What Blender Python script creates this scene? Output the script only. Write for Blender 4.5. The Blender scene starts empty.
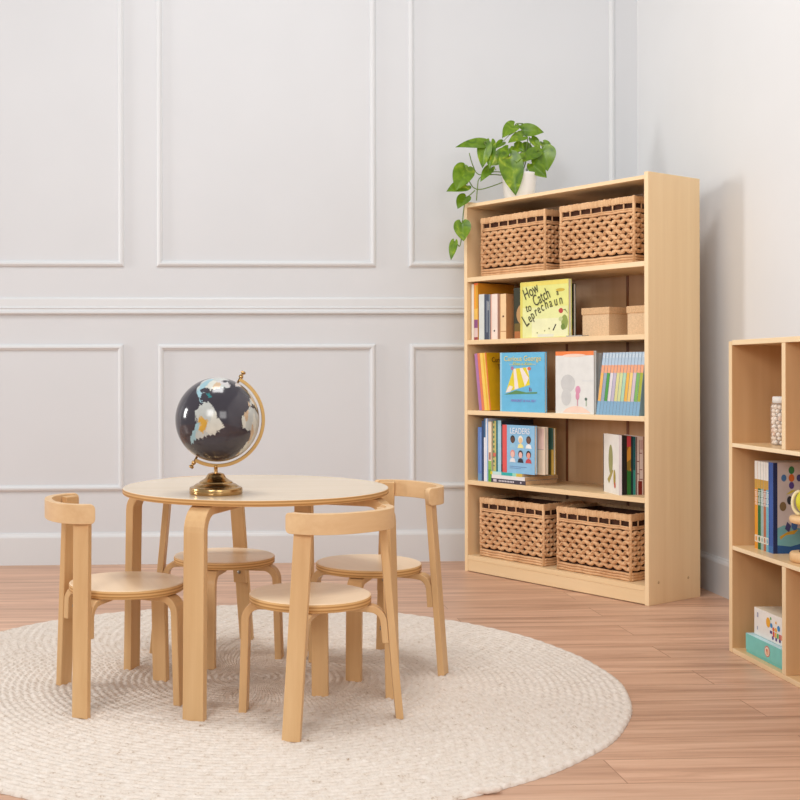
import bpy, bmesh, math, random
from mathutils import Vector, Matrix, Euler
random.seed(7)
PI = math.pi
scene = bpy.context.scene
col = scene.collection

# ------------------------------------------------------------------ helpers
def lin(c):
    return tuple(((v/255)/12.92 if v/255 <= .04045 else ((v/255+.055)/1.055)**2.4) for v in c)

class MB:
    """collects vertices / faces of one mesh"""
    def __init__(self): self.v=[]; self.f=[]; self.m=[]; self.s=[]
    def add(self, vs, fs, mat=0, smooth=False, M=None):
        b=len(self.v)
        for p in vs:
            p=Vector(p)
            self.v.append(tuple(M@p) if M is not None else tuple(p))
        for f in fs:
            self.f.append([i+b for i in f]); self.m.append(mat); self.s.append(smooth)
    def box(self, x0,x1,y0,y1,z0,z1, mat=0, M=None):
        vs=[(x0,y0,z0),(x1,y0,z0),(x1,y1,z0),(x0,y1,z0),(x0,y0,z1),(x1,y0,z1),(x1,y1,z1),(x0,y1,z1)]
        fs=[(0,3,2,1),(4,5,6,7),(0,1,5,4),(1,2,6,5),(2,3,7,6),(3,0,4,7)]
        self.add(vs,fs,mat,False,M)
    def prism(self, pts, y0, y1, mat=0, M=None):
        """polygon in x,z (counter-clockwise seen from -y) extruded along y"""
        n=len(pts)
        vs=[(p[0],y0,p[1]) for p in pts]+[(p[0],y1,p[1]) for p in pts]
        fs=[list(range(n)), list(range(2*n-1,n-1,-1))]
        fs+=[(i,i+n,(i+1)%n+n,(i+1)%n) for i in range(n)]
        self.add(vs,fs,mat,False,M)
    def lathe(self, prof, n=48, mats=None, M=None, smooth=True):
        vs=[];fs=[]
        for r,z in prof:
            for k in range(n):
                a=2*PI*k/n; vs.append((r*math.cos(a),r*math.sin(a),z))
        b=len(self.v)
        for p in vs: self.v.append(tuple(M@Vector(p)) if M is not None else p)
        for j in range(len(prof)-1):
            for k in range(n):
                k2=(k+1)%n
                self.f.append([b+j*n+k,b+j*n+k2,b+(j+1)*n+k2,b+(j+1)*n+k])
                self.m.append(mats[j] if mats else 0); self.s.append(smooth)
    def tube(self, pts, r, n=8, mat=0, M=None, taper=None):
        pts=[Vector(p) for p in pts]
        vs=[];up=Vector((.13,.27,.95)).normalized()
        for i,p in enumerate(pts):
            t=(pts[min(i+1,len(pts)-1)]-pts[max(i-1,0)]).normalized()
            a=t.cross(up)
            if a.length<1e-3: a=t.cross(Vector((1,0,0)))
            a.normalize(); c=t.cross(a)
            rr=r*(taper[i] if taper else 1)
            for k in range(n):
                an=2*PI*k/n; vs.append(p+a*rr*math.cos(an)+c*rr*math.sin(an))
        fs=[(j*n+k,j*n+(k+1)%n,(j+1)*n+(k+1)%n,(j+1)*n+k) for j in range(len(pts)-1) for k in range(n)]
        fs.append(list(range(n-1,-1,-1))); fs.append([(len(pts)-1)*n+k for k in range(n)])
        self.add(vs,fs,mat,True,M)
    def strap(self, pts, side, w, th, mat=0, edge=None, M=None):
        """rectangular bar w wide (along side) and th thick following a planar path"""
        pts=[Vector(p) for p in pts]; side=Vector(side).normalized()
        vs=[]
        for i,p in enumerate(pts):
            t=(pts[min(i+1,len(pts)-1)]-pts[max(i-1,0)]).normalized()
            nn=t.cross(side).normalized()
            for a,b in ((-1,-1),(1,-1),(1,1),(-1,1)):
                vs.append(p+side*(a*w/2)+nn*(b*th/2))
        e=mat if edge is None else edge
        bb=len(self.v)
        for p in vs: self.v.append(tuple(M@p) if M is not None else tuple(p))
        for j in range(len(pts)-1):
            for k in range(4):
                self.f.append([bb+j*4+k,bb+j*4+(k+1)%4,bb+(j+1)*4+(k+1)%4,bb+(j+1)*4+k])
                self.m.append(mat if k in (0,2) else e); self.s.append(False)
        self.f.append([bb+3,bb+2,bb+1,bb]); self.m.append(e); self.s.append(False)
        q=bb+(len(pts)-1)*4
        self.f.append([q,q+1,q+2,q+3]); self.m.append(e); self.s.append(False)
    def sphere(self, c, r, nu=12, nv=8, mat=0, M=None):
        rx,ry,rz=(r,r,r) if not hasattr(r,'__len__') else r
        vs=[(c[0],c[1],c[2]-rz)];fs=[]
        for j in range(1,nv):
            la=-PI/2+PI*j/nv
            for k in range(nu):
                lo=2*PI*k/nu
                vs.append((c[0]+rx*math.cos(la)*math.cos(lo),c[1]+ry*math.cos(la)*math.sin(lo),c[2]+rz*math.sin(la)))
        vs.append((c[0],c[1],c[2]+rz)); top=len(vs)-1
        for k in range(nu): fs.append((0,1+(k+1)%nu,1+k))
        for j in range(nv-2):
            for k in range(nu):
                a=1+j*nu; fs.append((a+k,a+(k+1)%nu,a+nu+(k+1)%nu,a+nu+k))
        a=1+(nv-2)*nu
        for k in range(nu): fs.append((a+k,a+(k+1)%nu,top))
        self.add(vs,fs,mat,True,M)
    def build(self, name, mats, parent=None, bevel=0, seg=2, angle=40, fix=True):
        me=bpy.data.meshes.new(name)
        me.from_pydata(self.v,[],self.f)
        if not isinstance(mats,(list,tuple)): mats=[mats]
        for m in mats: me.materials.append(m)
        for p,mi,sm in zip(me.polygons,self.m,self.s):
            p.material_index=mi; p.use_smooth=sm
        if fix:
            bm=bmesh.new(); bm.from_mesh(me); bmesh.ops.recalc_face_normals(bm,faces=bm.faces); bm.to_mesh(me); bm.free()
        me.update()
        o=bpy.data.objects.new(name,me); col.objects.link(o)
        if parent is not None: o.parent=parent
        if bevel:
            md=o.modifiers.new('edge','BEVEL'); md.width=bevel; md.segments=seg; md.limit_method='ANGLE'; md.angle_limit=math.radians(angle)
            md.harden_normals=False
        return o

def tag(o,label,cat,group=None,kind=None):
    o['label']=label; o['category']=cat
    if group: o['group']=group
    if kind: o['kind']=kind
    return o
def thing(name,label,cat,M=None,group=None):
    o=bpy.data.objects.new(name,None); col.objects.link(o); o.empty_display_size=.05
    if M is not None: o.matrix_world=M
    return tag(o,label,cat,group)
def struct(o): o['kind']='structure'; return o
def TR(x,y,z,rz=0): return Matrix.Translation((x,y,z))@Matrix.Rotation(rz,4,'Z')
def copy_part(ch,parent):
    c=ch.copy(); col.objects.link(c); c.parent=parent; c.matrix_parent_inverse=ch.matrix_parent_inverse.copy()
    for g in list(ch.children): copy_part(g,c)
def dup(root,M,label,group):
    r=root.copy(); col.objects.link(r); r.matrix_world=M; r['label']=label; r['group']=group
    for ch in list(root.children): copy_part(ch,r)
    return r

# ------------------------------------------------------------------ materials
def base_mat(name,rough=.5,metal=0,spec=.5):
    m=bpy.data.materials.new(name); m.use_nodes=True
    nt=m.node_tree; b=nt.nodes['Principled BSDF']
    b.inputs['Roughness'].default_value=rough; b.inputs['Metallic'].default_value=metal
    b.inputs['Specular IOR Level'].default_value=spec
    return m,nt,b
def plain(name,c,rough=.5,metal=0,var=.06,scale=30,spec=.4,bump=0):
    """flat colour with slight procedural mottling"""
    m,nt,b=base_mat(name,rough,metal,spec)
    tc=nt.nodes.new('ShaderNodeTexCoord'); nz=nt.nodes.new('ShaderNodeTexNoise'); nz.inputs['Scale'].default_value=scale; nz.inputs['Detail'].default_value=3
    cr=nt.nodes.new('ShaderNodeValToRGB')
    L=lin(c)
    cr.color_ramp.elements[0].color=tuple(v*(1-var) for v in L)+(1,); cr.color_ramp.elements[1].color=tuple(min(1,v*(1+var)) for v in L)+(1,)
    cr.color_ramp.elements[0].position=.3; cr.color_ramp.elements[1].position=.7
    nt.links.new(tc.outputs['Object'],nz.inputs['Vector']); nt.links.new(nz.outputs['Fac'],cr.inputs['Fac']); nt.links.new(cr.outputs['Color'],b.inputs['Base Color'])
    if bump:
        bp=nt.nodes.new('ShaderNodeBump'); bp.inputs['Strength'].default_value=bump; bp.inputs['Distance'].default_value=.002
        nt.links.new(nz.outputs['Fac'],bp.inputs['Height']); nt.links.new(bp.outputs['Normal'],b.inputs['Normal'])
    return m
def wood(name,c1,c2,axis='Z',rough=.42,fine=55,long=2.2,spec=.35,streak=.5,rand=True):
    m,nt,b=base_mat(name,rough,0,spec)
    tc=nt.nodes.new('ShaderNodeTexCoord'); mp=nt.nodes.new('ShaderNodeMapping')
    sc=[fine]*3; sc['XYZ'.index(axis)]=long; mp.inputs['Scale'].default_value=sc
    if rand:
        oi=nt.nodes.new('ShaderNodeObjectInfo'); ml=nt.nodes.new('ShaderNodeMath'); ml.operation='MULTIPLY'; ml.inputs[1].default_value=13.7
        nt.links.new(oi.outputs['Random'],ml.inputs[0]); nt.links.new(ml.outputs[0],mp.inputs['Location'])
    nz=nt.nodes.new('ShaderNodeTexNoise'); nz.inputs['Scale'].default_value=1; nz.inputs['Detail'].default_value=4; nz.inputs['Roughness'].default_value=.6
    n2=nt.nodes.new('ShaderNodeTexNoise'); n2.inputs['Scale'].default_value=.18; n2.inputs['Detail'].default_value=2
    mx=nt.nodes.new('ShaderNodeMix'); mx.data_type='FLOAT'; mx.inputs['Factor'].default_value=streak
    cr=nt.nodes.new('ShaderNodeValToRGB')
    cr.color_ramp.elements[0].color=lin(c1)+(1,); cr.color_ramp.elements[1].color=lin(c2)+(1,)
    cr.color_ramp.elements[0].position=.3; cr.color_ramp.elements[1].position=.68
    nt.links.new(tc.outputs['Object'],mp.inputs['Vector']); nt.links.new(mp.outputs['Vector'],nz.inputs['Vector']); nt.links.new(mp.outputs['Vector'],n2.inputs['Vector'])
    nt.links.new(nz.outputs['Fac'],mx.inputs[2]); nt.links.new(n2.outputs['Fac'],mx.inputs[3]); nt.links.new(mx.outputs[0],cr.inputs['Fac'])
    nt.links.new(cr.outputs['Color'],b.inputs['Base Color'])
    return m
def ply_edge(name,c1,c2,freq):
    m,nt,b=base_mat(name,.5,0,.3)
    tc=nt.nodes.new('ShaderNodeTexCoord'); wv=nt.nodes.new('ShaderNodeTexWave'); wv.wave_type='BANDS'; wv.bands_direction='Z'
    wv.inputs['Scale'].default_value=freq; wv.inputs['Distortion'].default_value=.08; wv.inputs['Detail'].default_value=1
    cr=nt.nodes.new('ShaderNodeValToRGB'); cr.color_ramp.elements[0].color=lin(c1)+(1,); cr.color_ramp.elements[1].color=lin(c2)+(1,)
    nt.links.new(tc.outputs['Object'],wv.inputs['Vector']); nt.links.new(wv.outputs['Fac'],cr.inputs['Fac']); nt.links.new(cr.outputs['Color'],b.inputs['Base Color'])
    return m
_pc={}
def C(r,g,b,rough=.5,var=.05):
    k=(r,g,b,rough,var)
    if k not in _pc: _pc[k]=plain('paint_%d_%d_%d'%(r,g,b),(r,g,b),rough,0,var,25,.35)
    return _pc[k]

W_LEG=wood('birch_upright',(204,160,110),(220,182,133),'Z')
W_SEAT=wood('birch_seat',(232,204,168),(243,217,183),'Y',rough=.33)
W_BACK=wood('birch_band',(216,176,130),(230,196,150),'Y')
W_TOP=wood('table_laminate',(219,200,174),(228,211,188),'X',rough=.24,long=1.2,spec=.5)
W_PLY=ply_edge('ply_edge',(178,128,72),(222,178,120),42)
W_SIDE=wood('case_side',(230,196,150),(243,214,170),'Z',fine=26,long=1.2,rough=.45)
W_EDGE=wood('case_edge',(238,206,160),(246,220,180),'Z',fine=40,long=2)
W_SHELF=wood('case_shelf',(232,198,150),(243,216,174),'X',fine=40,long=1.6,rough=.38)
W_KICK=wood('case_kick',(230,196,148),(240,212,170),'X',fine=34,long=1.4)
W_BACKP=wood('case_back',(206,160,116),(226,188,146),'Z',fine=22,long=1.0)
W_SEAM=wood('case_seam',(120,72,42),(150,96,60),'Z')
W_DARK=wood('unit_side',(206,160,112),(224,184,138),'Z',fine=24,long=1.1)
PAPER=plain('paper_pages',(226,205,172),.8,0,.08,60)
PAPERW=plain('white_pages',(236,230,220),.8,0,.06,60)
BRASS=plain('aged_brass',(190,154,104),.22,1,.05,8)
BRASSG=plain('gold_brass',(214,174,112),.3,1,.04,8)
STEEL=plain('bolt_steel',(150,146,140),.35,1,.05,30)
WHITE=C(240,238,234); INK=C(44,40,42); 

def wallmat(name,c):
    return plain(name,c,.62,0,.012,3,.25)
M_WALL=wallmat('wall_paint',(216,218,221)); M_TRIM=plain('trim_paint',(219,221,223),.42,0,.01,4,.35)
M_WALLR=wallmat('side_wall_paint',(228,229,230))

def floor_mat():
    m,nt,b=base_mat('oak_planks',.4,0,.4)
    N=nt.nodes.new; K=nt.links.new
    tc=N('ShaderNodeTexCoord')
    br=N('ShaderNodeTexBrick'); br.inputs['Scale'].default_value=1; br.inputs['Brick Width'].default_value=1.35; br.inputs['Row Height'].default_value=.145
    br.inputs['Mortar Size'].default_value=.0016; br.inputs['Mortar Smooth'].default_value=.3; br.inputs['Bias'].default_value=0; br.offset=.37
    br.inputs['Color1'].default_value=(0,0,0,1); br.inputs['Color2'].default_value=(1,1,1,1); br.inputs['Mortar'].default_value=(.5,.5,.5,1)
    K(tc.outputs['Object'],br.inputs['Vector'])
    mp=N('ShaderNodeMapping'); mp.inputs['Scale'].default_value=(1.6,26,26)
    K(tc.outputs['Object'],mp.inputs['Vector'])
    # each plank shifts its own grain
    sh=N('ShaderNodeVectorMath'); sh.operation='SCALE'; sh.inputs['Scale'].default_value=7
    K(br.outputs['Color'],sh.inputs[0])
    ad=N('ShaderNodeVectorMath'); ad.operation='ADD'; K(mp.outputs['Vector'],ad.inputs[0]); K(sh.outputs[0],ad.inputs[1])
    nz=N('ShaderNodeTexNoise'); nz.inputs['Scale'].default_value=1; nz.inputs['Detail'].default_value=6; nz.inputs['Roughness'].default_value=.62; nz.inputs['Distortion'].default_value=.5
    K(ad.outputs[0],nz.inputs['Vector'])
    cr=N('ShaderNodeValToRGB'); e=cr.color_ramp.elements
    e[0].position=.27; e[0].color=lin((166,126,102))+(1,); e[1].position=.72; e[1].color=lin((222,182,154))+(1,)
    x=e.new(.48); x.color=lin((200,158,131))+(1,)
    K(nz.outputs['Fac'],cr.inputs['Fac'])
    tone=N('ShaderNodeMapRange'); tone.inputs['To Min'].default_value=.96; tone.inputs['To Max'].default_value=1.10
    K(br.outputs['Color'],tone.inputs['Value'])
    hs=N('ShaderNodeHueSaturation'); K(tone.outputs[0],hs.inputs['Value']); K(cr.outputs['Color'],hs.inputs['Color'])
    mx=N('ShaderNodeMix'); mx.data_type='RGBA'; K(br.outputs['Fac'],mx.inputs['Factor']); K(hs.outputs['Color'],mx.inputs[6]); mx.inputs[7].default_value=lin((168,127,102))+(1,)
    K(mx.outputs[2],b.inputs['Base Color'])
    bp=N('ShaderNodeBump'); bp.inputs['Strength'].default_value=.12; bp.inputs['Distance'].default_value=.002; K(nz.outputs['Fac'],bp.inputs['Height']); K(bp.outputs['Normal'],b.inputs['Normal'])
    return m
def rug_mat():
    m,nt,b=base_mat('braided_wool',.95,0,.1)
    N=nt.nodes.new; K=nt.links.new
    tc=N('ShaderNodeTexCoord')
    sp=N('ShaderNodeSeparateXYZ'); K(tc.outputs['Object'],sp.inputs[0])
    at=N('ShaderNodeMath'); at.operation='ARCTAN2'; K(sp.outputs['Y'],at.inputs[0]); K(sp.outputs['X'],at.inputs[1])
    ln=N('ShaderNodeVectorMath'); ln.operation='LENGTH'; K(tc.outputs['Object'],ln.inputs[0])
    al=N('ShaderNodeMath'); al.operation='MULTIPLY'; K(at.outputs[0],al.inputs[0]); al.inputs[1].default_value=.75
    cb=N('ShaderNodeCombineXYZ'); K(al.outputs[0],cb.inputs[0]); K(ln.outputs['Value'],cb.inputs[1])
    wv=N('ShaderNodeTexWave'); wv.wave_type='BANDS'; wv.bands_direction='DIAGONAL'; wv.inputs['Scale'].default_value=19; wv.inputs['Distortion'].default_value=3.2; wv.inputs['Detail'].default_value=2; wv.inputs['Detail Scale'].default_value=3
    K(cb.outputs[0],wv.inputs['Vector'])
    nz=N('ShaderNodeTexNoise'); nz.inputs['Scale'].default_value=95; nz.inputs['Detail'].default_value=4; K(tc.outputs['Object'],nz.inputs['Vector'])
    n2=N('ShaderNodeTexNoise'); n2.inputs['Scale'].default_value=62; n2.inputs['Detail'].default_value=3; n2.inputs['Roughness'].default_value=.75; K(tc.outputs['Object'],n2.inputs['Vector'])
    cr=N('ShaderNodeValToRGB'); e=cr.color_ramp.elements
    e[0].position=.23; e[0].color=lin((170,144,120))+(1,); e[1].position=.38; e[1].color=lin((220,207,194))+(1,)
    x=e.new(.66); x.color=lin((231,221,211))+(1,)
    K(n2.outputs['Fac'],cr.inputs['Fac']); K(cr.outputs['Color'],b.inputs['Base Color'])
    sm=N('ShaderNodeMath'); sm.operation='MULTIPLY_ADD'; K(wv.outputs['Fac'],sm.inputs[0]); sm.inputs[1].default_value=.7; K(nz.outputs['Fac'],sm.inputs[2])
    bp=N('ShaderNodeBump'); bp.inputs['Strength'].default_value=.6; bp.inputs['Distance'].default_value=.004; K(sm.outputs[0],bp.inputs['Height']); K(bp.outputs['Normal'],b.inputs['Normal'])
    return m

# ------------------------------------------------------------------ the room
WY, WX = 5.104, 1.919          # back wall plane, side wall plane
m=MB(); m.box(-4.2,WX+.1,-2.2,WY+.1,-.06,0); o=struct(m.build('floor',floor_mat()))
m=MB(); m.box(-4.2,WX+.1,WY,WY+.1,0,3.1); struct(m.build('wall_back',M_WALL))
m=MB(); m.box(WX,WX+.1,-.4,WY,0,3.1); struct(m.build('wall_right',M_WALLR))
def extr(mb,prof,p0,p1,out):
    """moulding profile (offset from wall, z) extruded from p0 to p1"""
    p0=Vector(p0);p1=Vector(p1);out=Vector(out);n=len(prof)
    vs=[p0+out*a+Vector((0,0,z)) for a,z in prof]+[p1+out*a+Vector((0,0,z)) for a,z in prof]
    fs=[list(range(n)),list(range(2*n-1,n-1,-1))]+[(i,(i+1)%n,(i+1)%n+n,i+n) for i in range(n)]
    mb.add(vs,fs)
base_prof=[(0,0),(.014,0),(.014,.118),(.011,.126),(.007,.131),(.005,.137),(0,.137)]
m=MB(); extr(m,base_prof,(-4.2,WY,0),(WX,WY,0),(0,-1,0)); struct(m.build('baseboard_back',M_TRIM))
m=MB(); extr(m,base_prof,(WX,-.4,0),(WX,WY-.014,0),(-1,0,0)); struct(m.build('baseboard_right',M_TRIM))
rail_prof=[(0,1.084),(.012,1.084),(.018,1.090),(.018,1.097),(.012,1.102),(.012,1.108),(.015,1.112),(.009,1.118),(.009,1.150),(.006,1.156),(0,1.158)]
m=MB(); extr(m,rail_prof,(-4.2,WY,0),(WX,WY,0),(0,-1,0)); struct(m.build('trim_1',M_TRIM))
def panel_frame(k,x0,x1,z0,z1):
    """mitred picture-frame moulding on the back wall; outer size given"""
    prof=[(0,0),(.000,.007),(.004,.010),(.009,.013),(.015,.013),(.019,.009),(.0235,.006),(.0245,0)]   # (inset from outer edge, height off the wall)
    mb=MB(); vs=[];fs=[]
    for ins,h in prof:
        for (x,z) in ((x0+ins,z0+ins),(x1-ins,z0+ins),(x1-ins,z1-ins),(x0+ins,z1-ins)):
            vs.append((x,WY-h,z))
    for j in range(len(prof)-1):
        for q in range(4):
            q2=(q+1)%4; fs.append((j*4+q,j*4+q2,(j+1)*4+q2,(j+1)*4+q))
    mb.add(vs,fs); struct(mb.build('trim_%d'%k,M_TRIM))
k=2
for x0,x1 in ((-3.6,-2.60),(-2.455,-1.45),(-1.306,-.347),(-.204,.753),(.899,1.816)):
    panel_frame(k,x0,x1,1.293,2.78); panel_frame(k+1,x0+(.004 if x0>-1 else 0),x1-.003,.319,.954); k+=2

# ------------------------------------------------------------------ rug
RUG=(.122,3.157); RR=.979
def make_rug():
    mb=MB(); n=720; pitch=.0187; vs=[];fs=[]
    rings=int(RR/pitch)
    prof=[]
    for i in range(rings):
        r0=RR-(i+1)*pitch
        prof+= [(r0+pitch*.94,.0050),(r0+pitch*.72,.0082),(r0+pitch*.48,.0090),(r0+pitch*.24,.0082)]
    prof.insert(0,(RR,.001)); prof.append((max(.002,RR-rings*pitch),.0050))
    rnd=random.Random(3)
    wob=[(rnd.random()*6.28,f) for f in (3,7,11,23)]
    for j,(r,z) in enumerate(prof):
        for k in range(n):
            a=2*PI*k/n
            edge=max(0,(r/RR-.75)/.25)
            w=1+edge*.004*(sum(math.sin(a*f+p)/(1+f*.12) for p,f in wob))
            ring=(j-1)//4
            if j<6: w+=.0022*abs(math.sin(a*95+.4*math.sin(a*13)))*(1-j/6)
            zz=z+(.0010*math.sin(a*r*120+ring*2.3) if j>0 else 0)*(1 if z>.006 else .2)
            zz+=.0004*math.sin(a*9+ring*.9)
            if j==0: zz=.0005
            vs.append((r*w*math.cos(a),r*w*math.sin(a),max(.0005,zz)))
    for j in range(len(prof)-1):
        for k in range(n):
            k2=(k+1)%n; fs.append((j*n+k,j*n+k2,(j+1)*n+k2,(j+1)*n+k))
    c=len(vs); vs.append((0,0,.006)); b=(len(prof)-1)*n
    for k in range(n): fs.append((b+k,b+(k+1)%n,c))
    mb.add(vs,fs,0,True)
    R=thing('round_rug','large round cream braided rug under the table and the four chairs','rug',TR(RUG[0],RUG[1],0))
    mt=rug_mat()
    mb.build('braided_field',mt,R)
    # loose braid end tucked at the rim
    t=MB(); a0=math.atan2(2.262-RUG[1],.576-RUG[0])
    pts=[]
    for i in range(9):
        u=i/8; a=a0-.045+.060*u; r=RR-.004+.014*math.sin(PI*u*.5)*u
        pts.append((r*math.cos(a),r*math.sin(a),.008+.001*math.sin(9*u)))
    t.tube(pts,.0075,8,taper=[.5,.9,1.05,.95,1.05,.95,1.05,1,.6]); t.build('braid_end',mt,R)
make_rug()
RZ=.0085   # standing height on the rug

# ------------------------------------------------------------------ table
def bend(r_in,r_top,r_foot,zt,zf,rb,n=7):
    """L-shaped leg path in (r,z): from under the top out to the rim, round the bend and down"""
    pts=[(r_in,zt),(r_top-rb*1.3,zt)]
    for i in range(n+1):
        a=PI/2*i/n; pts.append((r_top-rb+rb*math.sin(a),zt-rb+rb*math.cos(a)))
    k=len(pts)
    for i in range(1,5):
        u=i/4; pts.append((r_top+(r_foot-r_top)*u,(zt-rb)+(zf-(zt-rb))*u))
    return pts
TX,TY,TZ=.136,3.117,.5275
tab=thing('round_table','low round birch childrens table with four bent legs carrying the globe','table',TR(TX,TY,0))
mb=MB(); R=.353; t=.0155
mb.lathe([(0,TZ),(R-.003,TZ),(R-.0008,TZ-.0012),(R,TZ-.003),(R,TZ-t+.002),(R-.002,TZ-t),(0,TZ-t)],96,mats=[0,0,1,1,1,2])
o=mb.build('tabletop',[W_TOP,W_PLY,W_LEG],tab,fix=True)
for p in o.data.polygons: p.use_smooth = abs(p.normal.z)<.5
for k in range(4):
    a=4.2704+k*PI/2
    mb=MB()
    pts=bend(.14,.368,.377,TZ-t-.0115,RZ-.003,.050)
    dr=Vector((math.cos(a),math.sin(a),0)); sd=Vector((-math.sin(a),math.cos(a),0))
    mb.strap([dr*r+Vector((0,0,z)) for r,z in pts],sd,.054,.023,0,1)
    mb.build('leg',[W_LEG,W_LEG],tab,bevel=.002)

# ------------------------------------------------------------------ chairs
def make_chair(M,label):
    c=thing('child_chair',label,'chair',M,'low curved-back chairs at the round table')
    # seat
    mb=MB(); R=.147; z=.2995; t=.021
    mb.lathe([(0,z),(R-.004,z),(R-.001,z-.0015),(R,z-.004),(R,z-t+.003),(R-.003,z-t),(0,z-t)],72,mats=[0,0,1,1,1,2])
    o=mb.build('seat',[W_SEAT,W_PLY,W_LEG],c)
    for p in o.data.polygons: p.use_smooth=abs(p.normal.z)<.5
    # front legs, bent under the seat, set radially
    for s in (1,-1):
        a=s*math.atan2(.1177,.1131); dr=Vector((math.cos(a),math.sin(a),0)); sd=Vector((-math.sin(a),math.cos(a),0))
        mb=MB(); pts=bend(.045,.156,.163,z-t-.0095,RZ-.002,.036)
        mb.strap([dr*r+Vector((0,0,q)) for r,q in pts],sd,.042,.019); mb.build('front_leg',W_LEG,c,bevel=.002)
    # rear posts
    for s in (1,-1):
        foot=Vector((-.1408,s*.160,RZ-.002)); top=Vector((-.129,s*.113,.509))
        out=Vector((-.62,s*.78,0)).normalized(); sd=Vector((-out.y,out.x,0))
        mb=MB(); mb.strap([foot,foot.lerp(top,.5),top],sd,.042,.018); mb.build('rear_leg',W_LEG,c,bevel=.002)
        # bent brace bolted to the post
        def post(zq): return foot.lerp(top,(zq-RZ)/(.509-RZ))
        mb=MB(); zt=z-t-.008; low=post(.19)-out*.0175; up=post(zt-.034)-out*.0175
        cen=up-out*.034
        path=[Vector((cen.x,cen.y,zt))-out*.10,Vector((cen.x,cen.y,zt))-out*.01]
        for i in range(7):
            q=PI/2*i/6; path.append(cen+out*.034*math.sin(q)+Vector((0,0,.034*math.cos(q))))
        path+=[up.lerp(low,.5),low]
        mb.strap(path,sd,.040,.016); br=mb.build('brace',W_LEG,c,bevel=.0018)
        for zq in (.252,.222):
            b=MB(); pc=post(zq)-out*.0258
            rot=out.to_track_quat('Z','Y').to_matrix().to_4x4()
            b.lathe([(0,-.0022),(.0048,-.0018),(.0055,0),(.0055,.002),(0,.002)],14,M=Matrix.Translation(pc)@rot); b.build('bolt',STEEL,br)
    # curved backrest band
    plan=[]; pw=2/2.2
    for i in range(49):
        a=-PI/2*1.0+PI*i/48; cx_,sy_=math.cos(a),math.sin(a)
        plan.append((-.1035-.093*abs(cx_)**pw,-.1395*abs(sy_)**pw*(1 if sy_>0 else -1)))
    _P=[Vector(p).to_3d() for p in plan]; _L=[0]
    for a,b in zip(_P,_P[1:]): _L.append(_L[-1]+(b-a).length)
    tot=_L[-1]; ds=[.0015*q for q in range(9)]; ds=ds+[.0135+(tot-.027)*q/56 for q in range(57)]+[tot-d for d in ds[::-1]]
    plan=[]
    for d in ds:
        q=0
        while q<len(_L)-2 and _L[q+1]<d: q+=1
        v=_P[q].lerp(_P[q+1],(d-_L[q])/(_L[q+1]-_L[q])); plan.append((v.x,v.y))
    z0,z1,th=.4665,.5140,.019
    mb=MB(); n=len(plan); vs=[];fs=[]
    P=[Vector((x,y,0)) for x,y in plan]
    L=[0]
    for a,b in zip(P,P[1:]): L.append(L[-1]+(b-a).length)
    for i,p in enumerate(P):
        t_=(P[min(i+1,n-1)]-P[max(i-1,0)]).normalized(); nn=Vector((t_.y,-t_.x,0))
        d=min(L[i],L[-1]-L[i]); rr=.012
        cut=rr-math.sqrt(max(0,rr*rr-max(0,rr-d)**2)) if d<rr else 0
        lo,hi=z0+cut,z1-cut
        for q,zz in ((p+nn*th/2,lo),(p+nn*th/2,hi),(p-nn*th/2,hi),(p-nn*th/2,lo)):
            vs.append((q.x,q.y,zz))
    for i in range(n-1):
        for k in range(4): fs.append((i*4+k,i*4+(k+1)%4,(i+1)*4+(k+1)%4,(i+1)*4+k))
    fs+=[(3,2,1,0),tuple((n-1)*4+k for k in range(4))]
    mb.add(vs,fs); o=mb.build('backrest',W_BACK,c,bevel=.003,angle=50)
    for p in o.data.polygons: p.use_smooth=True
    md=o.modifiers[-1]; md.harden_normals=True
    return c
CH=[(-.1985,2.9966,.2471,'low birch chair seen side-on, its curved back furthest of all from the bookcase'),
    (.2532,2.8084,2.1302,'low birch chair seen from behind, its curved back in front of the table'),
    (.057,3.4080,-1.068,'low birch chair between table and panelled wall, its back hidden behind the tabletop'),
    (.4580,3.2549,3.5212,'low birch chair on the bookcase side of the table, its curved back beside the rim')]
chair0=make_chair(TR(CH[0][0],CH[0][1],0,CH[0][2]),CH[0][3])
bpy.context.view_layer.update()
for x,y,a,l in CH[1:]: dup(chair0,TR(x,y,0,a),l,'low curved-back chairs at the round table')

# ------------------------------------------------------------------ globe
SA=[(-80,-5),(-78,2),(-76,8),(-72,12),(-62,10.5),(-52,5),(-50,0),(-40,-3),(-35,-7),(-39,-14),(-41,-22),(-48,-26),(-54,-34),(-58,-38),(-63,-41),(-66,-46),(-68,-52),(-72,-54),(-75,-48),(-73,-38),(-71,-28),(-71,-18),(-77,-12)]
NA=[(-168,66),(-156,71),(-128,70),(-110,68),(-95,69),(-85,67),(-94,60),(-92,57),(-82,53),(-79,52),(-78,62),(-68,58),(-60,54),(-60,47),(-70,43),(-75,37),(-81,31),(-80,25),(-84,30),(-94,29),(-97,22),(-91,18),(-87,21),(-88,15),(-83,10),(-78,8),(-82,7.5),(-88,12.5),(-96,15),(-105,20),(-110,27),(-117,33),(-124,42),(-125,49),(-135,58),(-150,60),(-165,60)]
AF=[(-17,15),(-16,22),(-9,31),(-5,36),(10,37),(20,32),(33,31),(37,20),(43,11),(51,11),(45,2),(40,-8),(40,-16),(35,-22),(31,-30),(20,-35),(16,-28),(12,-16),(13,-6),(9,2),(5,5),(-8,4),(-14,9)]
GR=[(-73,78),(-60,82),(-35,83.5),(-18,80),(-22,70),(-40,65),(-45,60),(-52,64),(-56,74)]
EU=[(-9,37),(-9,43),(-1,44),(-4,48),(3,51),(8,55),(8,58),(5,61),(14,68),(25,71),(40,67),(60,69),(60,45),(40,42),(28,41),(22,37),(14,42),(3,43),(-2,37)]
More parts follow.
